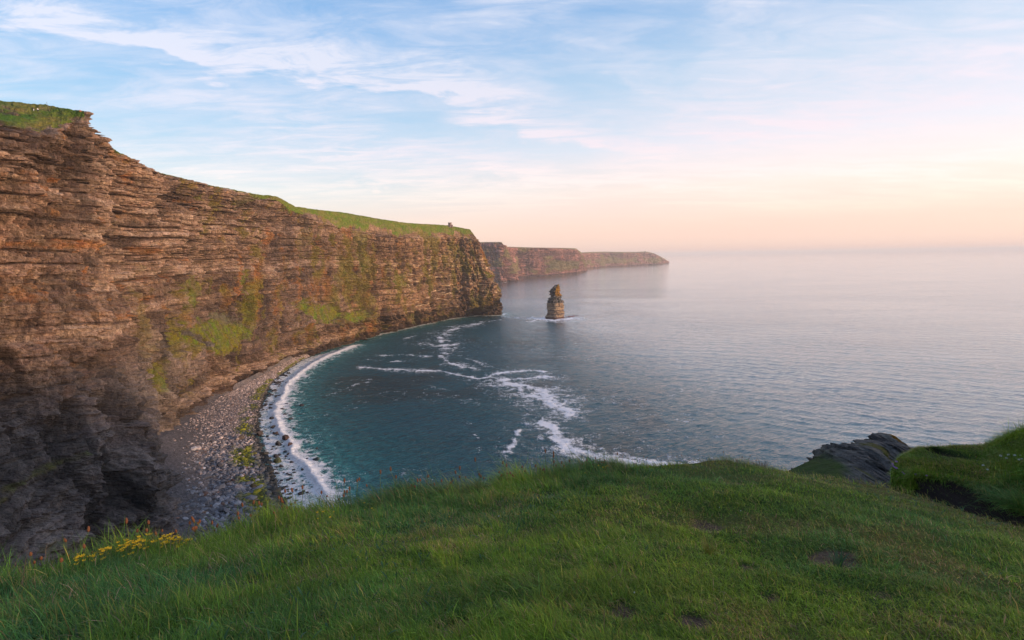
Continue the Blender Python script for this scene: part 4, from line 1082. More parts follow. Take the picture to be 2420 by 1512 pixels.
XW = np.array([(-6, -3, 129.6), (0, -3, 131.0), (6, -3, 131.3), (14, -2, 131.6), (9, 1.5, 130.6), (-7, 0, 129.3), (-5, 8, 127.0), (0, 11, 127.3), (5, 12, 127.2), (11, 9, 127.5)])
CT = np.concatenate([EW, IW, XW])


def tps(P, lam=.02):
    n = len(P); d2 = ((P[:, None, :2] - P[None, :, :2]) ** 2).sum(-1)
    K = np.where(d2 > 0, d2 * np.log(d2 + 1e-12) * .5, 0) + lam * np.eye(n)
    Q_ = np.c_[np.ones(n), P[:, :2]]
    A_ = np.block([[K, Q_], [Q_.T, np.zeros((3, 3))]]); s = np.linalg.solve(A_, np.r_[P[:, 2], 0, 0, 0])
    def f(x, y):
        r2 = (x[..., None] - P[:, 0]) ** 2 + (y[..., None] - P[:, 1]) ** 2
        return (np.where(r2 > 0, r2 * np.log(r2 + 1e-12) * .5, 0) * s[:n]).sum(-1) + s[n] + s[n + 1] * x + s[n + 2] * y
    return f


hraw = tps(CT)
eaz = np.arctan2(EW[:, 0], EW[:, 1]); er = np.hypot(EW[:, 0], EW[:, 1])


def re_(a):
    return np.interp(a, eaz, er) * (1 + .018 * fbm(a * 22, a * 0 + 3, 900, 3))


SOIL = [(1965, 1322, 58, 24, 1), (1950, 1312, 40, 12, .8), (1468, 1442, 42, 30, .8), (1640, 1475, 46, 26, 1), (1768, 1340, 16, 12, .9), (1828, 1405, 24, 11, .8), (1672, 1240, 46, 14, .7), (605, 1388, 42, 16, .8), (1085, 1480, 60, 30, .7), (1438, 1350, 26, 14, .6),
        (740, 1378, 90, 12, .5), (1730, 1143, 36, 8, .6), (1700, 1168, 24, 7, .6), (1270, 1178, 50, 10, .5), (1060, 1308, 40, 8, .6), (2105, 1150, 20, 6, .5), (1660, 1225, 24, 7, .6), (1640, 1180, 20, 6, .4), (1495, 1370, 30, 8, .4), (960, 1195, 40, 10, .4), (2240, 1475, 24, 10, .4), (1560, 1300, 20, 8, .5), (1340, 1440, 26, 10, .5), (900, 1430, 30, 10, .5), (1880, 1240, 24, 8, .5), (2080, 1400, 26, 10, .5), (1180, 1370, 18, 8, .5), (1520, 1180, 26, 7, .5), (2180, 1330, 22, 9, .4), (1250, 1245, 26, 7, .5), (760, 1460, 24, 10, .4), (1900, 1440, 22, 9, .5)]


def solve_lawn(u, v):
    d = ray(u, v); t = np.linspace(.8, 14, 1500); P = CAM + d * t[:, None]
    g_ = P[:, 2] - hraw(P[:, 0], P[:, 1]); k = np.argmax(g_ < 0)
    return P[k]


SOILW = []
for (u, v, ru, rv, k) in SOIL:
    c_ = solve_lawn(u, v); a_ = solve_lawn(u + ru, v); b_ = solve_lawn(u, v + rv)
    SOILW.append((c_, np.hypot(*(a_ - c_)[:2]), np.hypot(*(b_ - c_)[:2]), k))


def soil_mask(x, y):
    m = np.zeros(np.shape(x))
    for c_, ra, rb, k in SOILW:
        rad_ = np.hypot(c_[0], c_[1]); ux, uy = c_[1] / rad_, -c_[0] / rad_
        a = (x - c_[0]) * ux + (y - c_[1]) * uy; b = (x - c_[0]) * -uy + (y - c_[1]) * ux
        r = np.sqrt((a / ra) ** 2 + (b / rb) ** 2) + .55 * fbm(x * 5, y * 5, 905, 4, .6)
        m = np.maximum(m, (1 - sm(r, .45, 1.15)) * k)
    return m


def lawn_h(x, y):
    return hraw(x, y) + .055 * fbm(x * 1.1, y * 1.1, 910, 4) + .03 * fbm(x * 3, y * 3, 911, 3) - .02 * soil_mask(x, y)


def dry_mask(x, y):
    """worn, sun-bleached turf along the brow, right of the middle"""
    a = np.arctan2(x, y); r = np.hypot(x, y); e = re_(a)
    band = sm(a, .28, .42) * (1 - sm(a, .78, .95)) * sm(r, e - 1.9, e - .7)
    return np.clip(band * (.55 + .9 * fbm(x * 1.2, y * 1.2, 921, 4)) + .5 * sm(fbm(x * .9, y * .9, 922, 5, .6), .08, .42), 0, 1)


naz, nin = 640, 420
aL = np.linspace(-1.45, 1.45, naz); eL = re_(aL)
tin = np.linspace(0, 1, nin) ** .9
down = np.concatenate([[.10, .22, .36, .5, .7, 1.0, 1.4, 2, 3, 5, 8, 13, 20, 30, 45, 65, 90]])
AL = np.broadcast_to(aL[None], (nin + len(down), naz))
RL = np.concatenate([.35 + (eL[None] - .35) * tin[:, None], eL[None] + down[:, None] * .55], 0)
XL, YL = RL * np.sin(AL), RL * np.cos(AL)
ZL = lawn_h(np.where(RL > eL + .5, eL * np.sin(AL), XL), np.where(RL > eL + .5, eL * np.cos(AL), YL))
over = RL - eL[None]
zedge = lawn_h(eL * np.sin(aL), eL * np.cos(aL))
dropv = np.where(over < 0, 0, 2.6 * over ** 2 / (over + .35) )
zc = zedge[None] - dropv + np.where(over > .5, .12 * over * fbm(XL / 3, YL / 3, 930, 4), 0)
ZL = np.where(over > 0, zc, ZL - .10 * sm(over, -.45, 0) ** 2 * 0)
sl_ = soil_mask(XL, YL) * (over < 0); dr_ = dry_mask(XL, YL)
lc = lerp(np.array([.045, .075, .018]), np.array([.07, .10, .022]), np.clip(.5 + fbm(XL * 4, YL * 4, 931, 4), 0, 1))
lc = lerp(lc, np.array([.17, .125, .045]), dr_ * .8); lc = lerp(lc, np.array([.12, .078, .052]) * (1 + .8 * fbm(XL * 14, YL * 14, 933, 4, .7))[..., None], sm(sl_, .25, .8))
lc = lerp(lc, np.array([.07, .06, .045]), sm(over, 1.5, 5))
m_, T = mat('turf_soil')
cl = T.new('ShaderNodeVertexColor', layer_name='Col').outputs[0]; pos = T.new('ShaderNodeNewGeometry').outputs['Position']
nn_ = T.noise(pos, 60, 5, .7); cl = T.mix(1.0, cl, T.ramp(nn_, [(.25, .45), (.75, 1.6)]), 'MULTIPLY')
finish(T, cl, 1.0, .05, T.new('ShaderNodeBump', {'Height': T.noise(pos, 45, 5, .75), 'Strength': .9, 'Distance': .03}).outputs[0])
TURF = m_
LAWN = np.stack([XL, YL, ZL], -1)
tag(mesh_obj('clifftop_ground', LAWN, grid_faces(*XL.shape)[:, ::-1], TURF, cols=lc, smooth=True), kind='structure')

# unseen land behind and right, shaped to shade lawn, beach and near cliff foot
hx = np.concatenate([np.linspace(-420, -30, 30), np.linspace(-26, 60, 44), np.linspace(66, 1260, 100)]); hy = np.concatenate([np.linspace(-700, -60, 34), np.linspace(-55, -5, 30), [-3.5, -2.6, -2, -1.2, 0, 3, 8, 20]])
HX, HY = np.meshgrid(hx, hy)
rise = np.where(HX > 12, 1, 0) * sm(HX, 40, 150) * 14 + .10 * np.clip(-HY - 3, 0, 400) * np.exp(-np.clip(-HY, 0, 400) / 500) + sm(-HY, 6, 60) * 2 * sm(HX, -5, 40) + 56 * sm(HX, 240, 600)
nearz = 130.1 + .035 * HX.clip(-12, 20)
HZ = nearz - .6 + rise + 1.6 * fbm(HX / 30, HY / 30, 940, 4) * sm(np.hypot(HX, HY), 14, 60)
tip = 1080 + 40 * fbm(HX * 0 + 2, HY / 60, 941, 2); HZ = HZ * (1 - sm(HX, tip - 90, tip + 60)) - 12 * sm(HX, tip, tip + 60)
el_ = -2.2 - .03 * HX.clip(0, 1000) - 6 * sm(HX, 12, 60) + 3 * fbm(HX / 25, HX * 0, 942, 3) * sm(HX, 20, 60)
front = sm(HY, el_, el_ + np.where(HX > 14, 20, 6)); HZ = HZ * (1 - front) + np.where(HX > 14, -6, 118) * front
HZ = np.where(np.abs(HX) < 16, np.minimum(HZ, 129.2 + .0 * HX + np.clip(-HY - 3, 0, 50) * .12), HZ)
hc = lerp(np.array([.07, .10, .03]), np.array([.12, .09, .07]), front)
tag(mesh_obj('shading_headland', np.stack([HX, HY, HZ], -1), grid_faces(*HX.shape), TURF, cols=hc), kind='structure')

# ---- blades of grass
def blade_mesh(P, L, Wd, az, lean, curl, seg=2):
    """P (n,3) roots; every blade a narrow bent strip"""
    n = len(P); k = seg
    side = np.stack([np.cos(az + 1.57), np.sin(az + 1.57), 0 * az], -1); fwd = np.stack([np.cos(az), np.sin(az), 0 * az], -1)
    V = np.zeros((n, 2 * k + 1, 3))
    for j in range(k + 1):
        t = j / k; ang = lean + curl * t
        c_ = P + fwd * (L * t * np.sin(ang))[:, None] + np.array([0, 0, 1.0]) * (L * t * np.cos(ang))[:, None]
        if j < k:
            w_ = (Wd * (1 - .55 * t ** 1.5) / 2)[:, None]
            V[:, 2 * j] = c_ - side * w_; V[:, 2 * j + 1] = c_ + side * w_
        else: V[:, 2 * k] = c_
    base = (np.arange(n) * (2 * k + 1))[:, None]
    Fq = np.concatenate([base + np.array([2 * j, 2 * j + 1, 2 * j + 3, 2 * j + 2]) for j in range(k - 1)]) if k > 1 else None
    Ft = base + np.array([2 * k - 2, 2 * k - 1, 2 * k])
    return V.reshape(-1, 3), ([Fq] if Fq is not None else []) + [Ft], 2 * k + 1


m_, T = mat('grass_blade')
cl = T.new('ShaderNodeVertexColor', layer_name='Col').outputs[0]
d_ = T.new('ShaderNodeBsdfPrincipled', {'Base Color': cl, 'Roughness': .55, 'Specular IOR Level': .25})
tr = T.new('ShaderNodeBsdfTranslucent', {'Color': cl})
T.new('ShaderNodeOutputMaterial', {0: T.new('ShaderNodeMixShader', {0: .3, 1: d_.outputs[0], 2: tr.outputs[0]}).outputs[0]})
BLADE = m_
G1, G2, G3, GY = np.array([.115, .215, .014]), np.array([.22, .33, .022]), np.array([.060, .180, .045]), np.array([.42, .31, .07])
GD = np.array([.38, .24, .12])


def blade_cols(x, y, rg, dry, n):
    k = np.clip(.5 + .7 * fbm(x * 1.6, y * 1.6, 950, 4), 0, 1); c_ = lerp(G1, G2, np.clip(k + rg.normal(0, .28, n), 0, 1))
    c_ = lerp(c_, G3, np.clip(fbm(x * .8 + 5, y * .8, 951, 3) * 1.5 + rg.normal(0, .2, n), 0, 1) * .8)
    c_ = lerp(c_, GY, (rg.uniform(0, 1, n) < .08 + .16 * sm(fbm(x * 3.1, y * 3.1, 952, 4), .1, .5) + .55 * dry) * rg.uniform(.3, 1, n))
    c_ = lerp(c_, GD, (rg.uniform(0, 1, n) < .025 + .20 * dry))
    return c_ * np.exp(rg.normal(0, .30, n) + .42 * fbm(x * 2.4, y * 2.4, 953, 4, .6))[:, None] * np.array([1.0, .95, 1.0])


rg = np.random.default_rng(11)
# short turf, sown so that it looks equally thick near and far
N1 = 430000
a = rg.uniform(-.98, .98, N1); u_ = rg.uniform(0, 1, N1)
ea = re_(a); r0 = 1.35; r = r0 * (np.maximum(ea, r0 + .1) / r0) ** u_ + .0
x, y = r * np.sin(a), r * np.cos(a)
so_ = soil_mask(x, y); dr = dry_mask(x, y)
tall = np.clip(sm(r, ea - 1.5, ea - .2) * (1 - sm(a, .12, .34)) * .55 + sm(r, ea - 1.9, ea - .6) * (1 - sm(a, -.45, -.25)) * .5, 0, 1)
kp = rg.uniform(0, 1, N1) > np.clip(so_ * 1.4 - .3, 0, .72)
a, r, x, y, so_, dr, tall, ea = [q_[kp] for q_ in (a, r, x, y, so_, dr, tall, ea)]; n = len(x)
clump = fbm(x * 2.2, y * 2.2, 960, 4)
L = (.036 + .026 * clump + .010 * sm(r, 2, 6)) * np.exp(rg.normal(0, .35, n)) * (1 - .5 * dr) * (1 + 1.1 * tall) * (1 - .45 * so_) * (1 + 1.5 * sm(fbm(x * 1.5, y * 1.5, 962, 4, .6), .08, .5) * (.25 + .75 * (1 - sm(a, -.1, .3))))
Wd = (.0022 + .00042 * r) * np.exp(rg.normal(0, .2, n))
P = np.stack([x, y, lawn_h(x, y) - .004], -1)
wind = 2.6 + 1.4 * fbm(x * .7, y * .7, 961, 3)
az_ = np.where(rg.uniform(0, 1, n) < .55, wind + rg.normal(0, .6, n), rg.uniform(0, 6.28, n))
lean = np.abs(rg.normal(.35, .35, n)); curl = rg.uniform(.1, .9, n)
V, F, kv = blade_mesh(P, L, Wd, az_, lean, curl, 2)
cg = blade_cols(x, y, rg, np.clip(dr + 1.3 * so_, 0, 1.3), n)
tag(mesh_obj('short_grass', V, F, BLADE, cols=np.repeat(cg, kv, 0)), 'short wind combed green turf of the clifftop lawn', 'grass', kind='stuff')

# long grass on the brow, longest at the left
N2 = 62000
a = rg.uniform(-.98, .98, N2); ea = re_(a)
wleft = 1 - sm(a, -.50, -.15); bw = .35 + .55 * (1 - sm(a, -.1, .25)) + 1.5 * wleft
off = np.abs(rg.normal(0, 1, N2)) * bw * .55; r = ea + .10 - off
dens = (1 - .78 * sm(a, .10, .30)) * np.where((a > .55), .55, 1)
tuft = fbm(r * np.sin(a) * 2.6, r * np.cos(a) * 2.6, 970, 3)
kp = (rg.uniform(0, 1, N2) < dens * (.45 + .8 * sm(tuft, -.3, .35))) & (r > 1.6)
a, r, ea, wleft, tuft, off = [q_[kp] for q_ in (a, r, ea, wleft, tuft, off)]; n = len(a)
x, y = r * np.sin(a), r * np.cos(a)
z = np.where(r < ea, lawn_h(x, y), np.interp(a, aL, zedge) - .0) - .01
big = np.clip(sm(a, .30, .10) if False else 1 - sm(a, .08, .32), 0, 1)
L = (.085 + .17 * big * (1 - .55 * wleft) * sm(-off, -.9, -.05) + .05 * wleft * rg.uniform(0, 1, n)) * (1 + .6 * tuft) * np.exp(rg.normal(0, .28, n))
az_ = 2.9 + 1.0 * fbm(x * .8, y * .8, 971, 3) + rg.normal(0, .75, n)
V, F, kv = blade_mesh(np.stack([x, y, z], -1), L, .0042 * np.exp(rg.normal(0, .3, n)), az_, np.abs(rg.normal(.15, .25, n)), rg.uniform(.2, 1.1, n), 3)
cg = blade_cols(x, y, rg, .10 + .7 * sm(a, .15, .35), n) * np.array([1.15, 1.1, 1.1])
tag(mesh_obj('long_grass', V, F, BLADE, cols=np.repeat(cg, kv, 0)), 'long loose grass hanging along the brow of the clifftop', 'grass', kind='stuff')

# broad low leaves mixed into the left of the lawn
N3 = 5200
a = rg.uniform(-.85, .8, N3); ea = re_(a); r = ea - np.abs(rg.normal(0, 1, N3)) * 1.3 * (1 + .8 * (a < -.1)); kp = (r > 1.7) & (rg.uniform(0, 1, N3) < np.where(a < .1, .9, .25))
a, r = a[kp], r[kp]; n = len(a); x, y = r * np.sin(a), r * np.cos(a)
V, F, kv = blade_mesh(np.stack([x, y, lawn_h(x, y)], -1), rg.uniform(.03, .09, n), rg.uniform(.008, .016, n), rg.uniform(0, 6.28, n), rg.uniform(.3, 1.0, n), rg.uniform(.1, .8, n), 3)
cg = lerp(np.array([.05, .13, .03]), np.array([.09, .15, .06]), rg.uniform(0, 1, n)) * np.exp(rg.normal(0, .2, n))[:, None]
tag(mesh_obj('herb_leaves', V, F, BLADE, cols=np.repeat(cg, kv, 0)), 'broad herb leaves scattered through the rough turf', 'leaves', kind='stuff')

# ---- raised turf bank on the right, its front broken open to bare soil
st = [  # u, then soil foot (hidden), lip, middle, skyline: (u, v, Y)
    [(2112, 1175, 7.2), (2104, 1140, 7.45), (2106, 1105, 7.6), (2122, 1085, 7.9), (2138, 1076, 8.2), (2142, 1082, 8.6)],
    [(2150, 1195, 7.0), (2150, 1152, 7.2), (2152, 1120, 7.3), (2160, 1088, 7.8), (2168, 1062, 8.5), (2175, 1070, 9.2)],
    [(2195, 1215, 6.7), (2195, 1165, 6.9), (2200, 1128, 7.0), (2205, 1090, 7.7), (2210, 1054, 8.7), (2215, 1062, 9.5)],
    [(2250, 1240, 6.4), (2252, 1180, 6.6), (2262, 1136, 6.7), (2270, 1092, 7.6), (2278, 1054, 8.8), (2282, 1062, 9.7)],
    [(2310, 1262, 6.1), (2312, 1210, 6.25), (2322, 1164, 6.35), (2325, 1104, 7.4), (2328, 1052, 8.6), (2332, 1060, 9.7)],
    [(2360, 1282, 5.85), (2362, 1232, 6.0), (2372, 1190, 6.05), (2372, 1110, 7.1), (2372, 1036, 8.4), (2376, 1044, 9.6)],
    [(2419, 1300, 5.6), (2419, 1255, 5.75), (2425, 1214, 5.8), (2424, 1120, 6.8), (2422, 1018, 8.2), (2426, 1026, 9.5)],
    [(2520, 1335, 5.2), (2520, 1290, 5.35), (2530, 1240, 5.4), (2530, 1130, 6.4), (2530, 985, 8.0), (2535, 1000, 9.3)],
    [(2700, 1400, 4.8), (2700, 1340, 4.95), (2710, 1290, 5.0), (2710, 1150, 6.0), (2710, 960, 7.6), (2715, 980, 9.0)]]
BKc = np.array([[W(*p_[:2], Y=p_[2]) for p_ in row] for row in st])
foot = BKc[:, :1].copy(); foot[..., 2] -= .7
back = BKc[:, -1:].copy(); back[..., 2] -= 3.0; back[..., 1] += 1.2; back[..., 0] += .3
back2 = back.copy(); back2[..., 2] -= 40; back2[..., 1] += 6
BKc = np.concatenate([foot, BKc, back, back2], 1)                      # stations x levels
ext = [BKc[-1] + np.array(o_) for o_ in ((3.5, -1.0, .3), (9, -2.6, 1.6), (17, -5, 4.0), (28, -8.5, 7.5))]
BKc = np.concatenate([BKc, np.array(ext)], 0)      # the bank runs on beyond the frame into the hill
ns, nl = BKc.shape[:2]
su = np.linspace(0, ns - 1, 430); lvq = np.concatenate([np.linspace(0, 3, 50)[:-1], np.linspace(3, 6, 110)[:-1], np.linspace(6, 8, 18)])
tmp = np.stack([np.stack([np.interp(su, np.arange(ns), BKc[:, l, k]) for k in range(3)], -1) for l in range(nl)], 0)
BK = np.stack([np.stack([np.interp(lvq, np.arange(nl), tmp[:, j, k]) for k in range(3)], -1) for j in range(430)], 1)
for _ in range(14): BK[1:-1] = .5 * BK[1:-1] + .25 * (BK[:-2] + BK[2:]); BK[:, 1:-1] = .5 * BK[:, 1:-1] + .25 * (BK[:, :-2] + BK[:, 2:])
# round off the left end
cc_ = BK[:, :1].mean(0)
lip = np.broadcast_to(lvq[:, None], BK.shape[:2])
soilf = (1 - sm(lip + .28 * fbm(BK[..., 0] * 3, BK[..., 2] * 3, 980, 4), 2.75, 3.0)) * sm(np.broadcast_to(su[None], lip.shape) + .4 * fbm(BK[..., 0] * 4, BK[..., 2] * 4, 981, 3), 1.0, 1.7)
hol = W(2245, 1070, Y=8.2); hd = np.linalg.norm((BK - hol) * [1, .6, 1.6], axis=-1) + .08 * fbm(BK[..., 0] * 6, BK[..., 2] * 6, 982, 3)
hole = 1 - sm(hd, .12, .30)
BK[..., 1] += .30 * soilf * (.6 + .5 * fbm(BK[..., 0] * 2.5, BK[..., 2] * 4, 983, 4)) + .22 * hole
BK[..., 2] -= .16 * hole
BK[..., 2] += .05 * fbm(BK[..., 0] * 2, BK[..., 1] * 2, 984, 4) * (lip > 2.5) - 0
BK[..., 1] += .05 * fbm(BK[..., 0] * 9, BK[..., 2] * 9, 985, 4) * soilf
bkc = lerp(np.array([.030, .050, .012]), np.array([.036, .026, .022]), np.clip(soilf + hole, 0, 1)) * (1 + .5 * fbm(BK[..., 0] * 12, BK[..., 2] * 12, 986, 4))[..., None]
tag(mesh_obj('turf_bank', BK, grid_faces(*BK.shape[:2])[:, ::-1], TURF, cols=bkc, smooth=True), kind='structure')
n = 95000
i_ = rg.uniform(32, 164, n); j_ = rg.uniform(0, 340, n); i0 = i_.astype(int); j0 = j_.astype(int); fi, fj = (i_ - i0)[:, None], (j_ - j0)[:, None]
P = BK[i0, j0] * (1 - fi) * (1 - fj) + BK[i0 + 1, j0] * fi * (1 - fj) + BK[i0, j0 + 1] * (1 - fi) * fj + BK[i0 + 1, j0 + 1] * fi * fj
sf = np.clip(soilf[i0, j0] * 1.3 + hole[i0, j0] * 1.4, 0, 1); lvl = lip[i0, j0]
endt = (1 - sm(su[j0], .6, 1.4)) * (1 - sm(lvl, 3.2, 3.6))
kp = rg.uniform(0, 1, n) > sf * .97; P, lvl, j0, endt = P[kp], lvl[kp], j0[kp], endt[kp]; n = len(P)
rgt = sm(su[j0], 3.5, 6)
L = (.055 + .09 * rgt + .18 * sm(lvl, 5.2, 6) * rgt + .05 * (1 - sm(lvl, 3, 3.4))) * np.exp(rg.normal(0, .35, n)) * (1 + (.5 + .6 * rgt) * fbm(P[:, 0] * 3.5, P[:, 1] * 3.5, 987, 3))
brn = sm(lvl + .5 * fbm(P[:, 0] * 2, P[:, 1] * 2, 988, 3), 4.6, 5.4) * (1 - sm(su[j0], 3.4, 4.6)) + .5 * sm(-np.abs(lvl - 3.7) + .6, 0, .5) * (1 - rgt)
az_ = 3.4 + .8 * fbm(P[:, 0], P[:, 1], 989, 3) + rg.normal(0, .5, n)
az_ = np.where(endt > .5, -1.8 + rg.normal(0, .5, n), az_)
V, F, kv = blade_mesh(P - [0, 0, .01], L, .0040 * np.exp(rg.normal(0, .3, n)), az_, np.abs(rg.normal(.55, .3, n)) + .5 * endt, rg.uniform(.2, .9, n), 3)
cg = blade_cols(P[:, 0], P[:, 1], rg, np.clip(brn, 0, 1), n)
tag(mesh_obj('bank_grass', V, F, BLADE, cols=np.repeat(cg, kv, 0)), 'long swept grass growing over the raised turf bank on the right', 'grass', kind='stuff')

# ---- grey rock beyond the lawn, with its turf slope
def rock_outcrop():
    top_l = [(1862, 1112, 13), (1920, 1085, 13.5), (1960, 1073, 14), (2000, 1056, 14.2), (2030, 1049, 14.3), (2034, 1043, 14.4), (2060, 1034, 14.6), (2080, 1029, 14.7), (2095, 1026, 14.8), (2112, 1027, 14.9), (2124, 1033, 15), (2133, 1048, 15), (2150, 1062, 15), (2185, 1063, 15.2), (2240, 1070, 15.5)]
    mid_l = [(1880, 1120, 12.4), (1930, 1112, 12.4), (1965, 1100, 12.4), (2005, 1085, 12.6), (2040, 1080, 12.6), (2050, 1072, 12.8), (2070, 1068, 13), (2090, 1070, 13), (2108, 1072, 13.2), (2122, 1074, 13.2), (2130, 1080, 13.2), (2142, 1085, 13.2), (2160, 1092, 13.4), (2195, 1090, 13.6), (2245, 1095, 14)]
    bot_l = [(1900, 1150, 10.8), (1930, 1150, 10.8), (1960, 1160, 10.8), (2000, 1165, 10.8), (2040, 1165, 10.8), (2060, 1165, 10.8), (2080, 1165, 10.8), (2100, 1165, 10.8), (2115, 1165, 10.8), (2128, 1165, 10.8), (2140, 1165, 10.8), (2150, 1165, 10.8), (2170, 1165, 10.8), (2205, 1165, 11), (2255, 1170, 11)]
    R_ = np.array([[W(*p_[:2], Y=p_[2]) for p_ in row] for row in (bot_l, mid_l, top_l)])
    low = R_[:1].copy(); low[..., 2] -= 9; low[..., 1] -= 1.5
    bk1 = R_[-1:].copy() + [0, 1.3, -1.2]; bk2 = R_[-1:].copy() + [.5, 3.5, -14]
    R_ = np.concatenate([low, R_, bk1, bk2], 0)
    a_ = np.linspace(0, 14, 360); l_ = np.concatenate([np.linspace(0, 1, 14)[:-1], np.linspace(1, 3, 170)[:-1], np.linspace(3, 5, 40)])
    t1 = np.stack([[np.interp(a_, np.arange(15), R_[l, :, k]) for k in range(3)] for l in range(6)]).transpose(0, 2, 1)
    G = np.stack([[np.interp(l_, np.arange(6), t1[:, j, k]) for k in range(3)] for j in range(360)]).transpose(2, 0, 1)
    for _ in range(3): G[1:-1] = .5 * G[1:-1] + .25 * (G[:-2] + G[2:])
    Sx, Lz = np.broadcast_to(a_[None], G.shape[:2]), np.broadcast_to(l_[:, None], G.shape[:2])
    xx, zz_ = G[..., 0], G[..., 2]
    slant = zz_ - .35 * xx
    st_ = _h(np.floor(slant / .22 + .5 * fbm(xx * 1.5, zz_ * 1.5, 990, 3)), np.floor(xx / .5 + 2 * _h(np.floor(slant / .22), 3)), 991) - .5
    tf = 1 - sm(Sx + .5 * fbm(xx * 2, zz_ * 3, 992, 3) + .8 * (Lz - 2.4), 2.0, 2.8)
    mossm = sm(fbm(xx * 2.6, zz_ * 4.5 - xx * 1.6, 993, 4), .22, .40) * (1 - tf)
    cu, cv = xx * .9 + zz_ * .45 + .25 * fbm(xx * 2, zz_ * 2, 971, 3), zz_ * 1.2 - xx * .55 + .25 * fbm(xx * 2 + 7, zz_ * 2, 972, 3)
    cell = lambda sc, sd: _h(np.floor(cu * sc + .5 * _h(np.floor(cv * sc), sd)), np.floor(cv * sc), sd + 1) - .5
    tilt = .25 * fbm(cu * .7, cv * .7, 979, 2)
    d_ = (.9 * facets(cu * .9, cv * 1.3, 973, 1.5)[0] + .42 * facets(cu * 2.6, cv * 3.6, 975, 1.5)[0] + .20 * facets(cu * 7, cv * 9, 977, 1.5)[0] + .10 * fbm(xx * 9, zz_ * 9, 995, 4)) * (1 - tf) * (1 - .4 * mossm)
    G = G.copy(); G[..., 1] -= d_ * 1.0; G[..., 2] += .12 * d_ * (Lz < 3.4)
    cr = lerp(np.array([.075, .070, .066]), np.array([.23, .205, .165]), np.clip(.42 + 1.1 * fbm(xx * 3, zz_ * 5, 996, 5, .65) + .4 * st_, 0, 1))
    cr = lerp(cr, np.array([.10, .09, .022]), mossm); cr = lerp(cr, np.array([.05, .08, .018]), tf)
    li = np.linalg.norm((G - W(2124, 1046, Y=15)) * [1, .3, .7], axis=-1) + .12 * fbm(xx * 5, zz_ * 5, 997, 3)
    cr = lerp(cr, np.array([.42, .19, .03]), 1 - sm(li, .22, .42))
    c0 = G.mean((0, 1)); c0[2] = G[..., 2].min()
    o = mesh_obj('rock_outcrop', G - c0, grid_faces(*G.shape[:2])[:, ::-1], NEARROCK, cols=np.clip(cr, .008, .9), attrs={'grass': np.clip(tf + mossm, 0, 1)})
    o.location = c0.tolist()
    tag(o, 'pointed grey lichen covered rock rising beyond the lawn with an orange patch near its tip', 'rock')
    return G, tf


RK, rtf = rock_outcrop()

# ------------------------------------------------------------------ single plants
STEM = flat_mat('plant_stem', (.16, .20, .06), sc=80); HEADM = flat_mat('brown_seed_head', (.26, .10, .045), 1.0, .45, 300)
YEL = flat_mat('yellow_petal', (.80, .50, .02), .6, .15, 200); WHT = flat_mat('white_petal', (.62, .62, .58), .7, .1, 200); PNK = flat_mat('pink_petal', (.45, .22, .50), .7, .2, 200)
PALEG = flat_mat('pale_seed_head', (.36, .33, .16), .9, .25, 200)


def lawn_place(a, back):
    e = float(re_(np.array([a]))[0]); r = e - back; x, y = r * math.sin(a), r * math.cos(a)
    return np.array([x, y, float(lawn_h(np.array([x]), np.array([y]))[0])])


def u2a(u): d = ray(u, 1200); return math.atan2(d[0], d[1])


def plantain(H, bend, seed):
    r = random.Random(seed); t = empty('plantain', (0, 0, 0))
    pts = [(0, 0, -.02), (bend * .25, 0, H * .45), (bend * .7, .01, H * .85), (bend, .01, H)]
    V, F = tube(pts, [.0034, .003, .0026, .0026], 4, False); mesh_obj('stem', V, F, STEM, t)
    hl = r.uniform(.034, .055); d = np.array([bend * .3, 0, 1.0]); d /= np.linalg.norm(d); b = np.array(pts[-1])
    k = [0, .15, .4, .7, .92, 1]; V, F = tube([b + d * hl * q_ for q_ in k], [.004, .0095, .0115, .010, .006, .002], 7)
    V = V * 1.0 + np.random.default_rng(seed).normal(0, .0005, V.shape); mesh_obj('seed_head', V, F, HEADM, t, smooth=False)
    return t


rp = random.Random(3)
protos = [plantain(H, b, i) for i, (H, b) in enumerate(((.30, .05), (.24, -.03), (.36, .09), (.20, .02), (.27, -.07), (.33, .0)))]
spots = []
for (u0, u1, cnt, bk) in ((20, 240, 9, .25), (240, 420, 6, .15), (420, 700, 34, .18), (700, 900, 14, .12), (900, 1130, 30, .12), (1130, 1330, 32, .10), (1330, 1480, 12, .10), (1480, 1800, 22, .08)):
    for _ in range(cnt): spots.append((rp.uniform(u0, u1), abs(rp.gauss(0, 1)) * bk + .0, u1))
zones = {240: 'in the long grass at the far left corner', 420: 'behind the yellow flower drift on the left brow', 700: 'in the thick group standing before the cobble beach', 900: 'in front of the breaking surf', 1130: 'in the stand against the dark water, left of middle',
         1330: 'in the dense stand at the middle of the brow', 1480: 'just left of the yellow flowers on the middle brow', 1800: 'in the dry fringe on the highest brow'}
used = set()
for k, (u, bk, zn) in enumerate(spots):
    t = protos[k % 6] if k < 6 else copy_tree(protos[k % 6])
    p = lawn_place(u2a(u), bk - .04); s = rp.uniform(.55, 1.15) * (.42 if zn == 1800 else .75 if zn == 1480 else 1)
    t.location = (float(p[0]), float(p[1]), float(p[2]) - .01); t.rotation_euler = (rp.gauss(0, .10), rp.gauss(0, .12), rp.uniform(0, 6.28)); t.scale = (1.0, 1.0, s) if s > .8 else (s + .15, s + .15, s)
    tag(t, 'brown headed plantain stalk ' + zones[zn], 'plantain', 'plantain stalks ' + zones[zn])


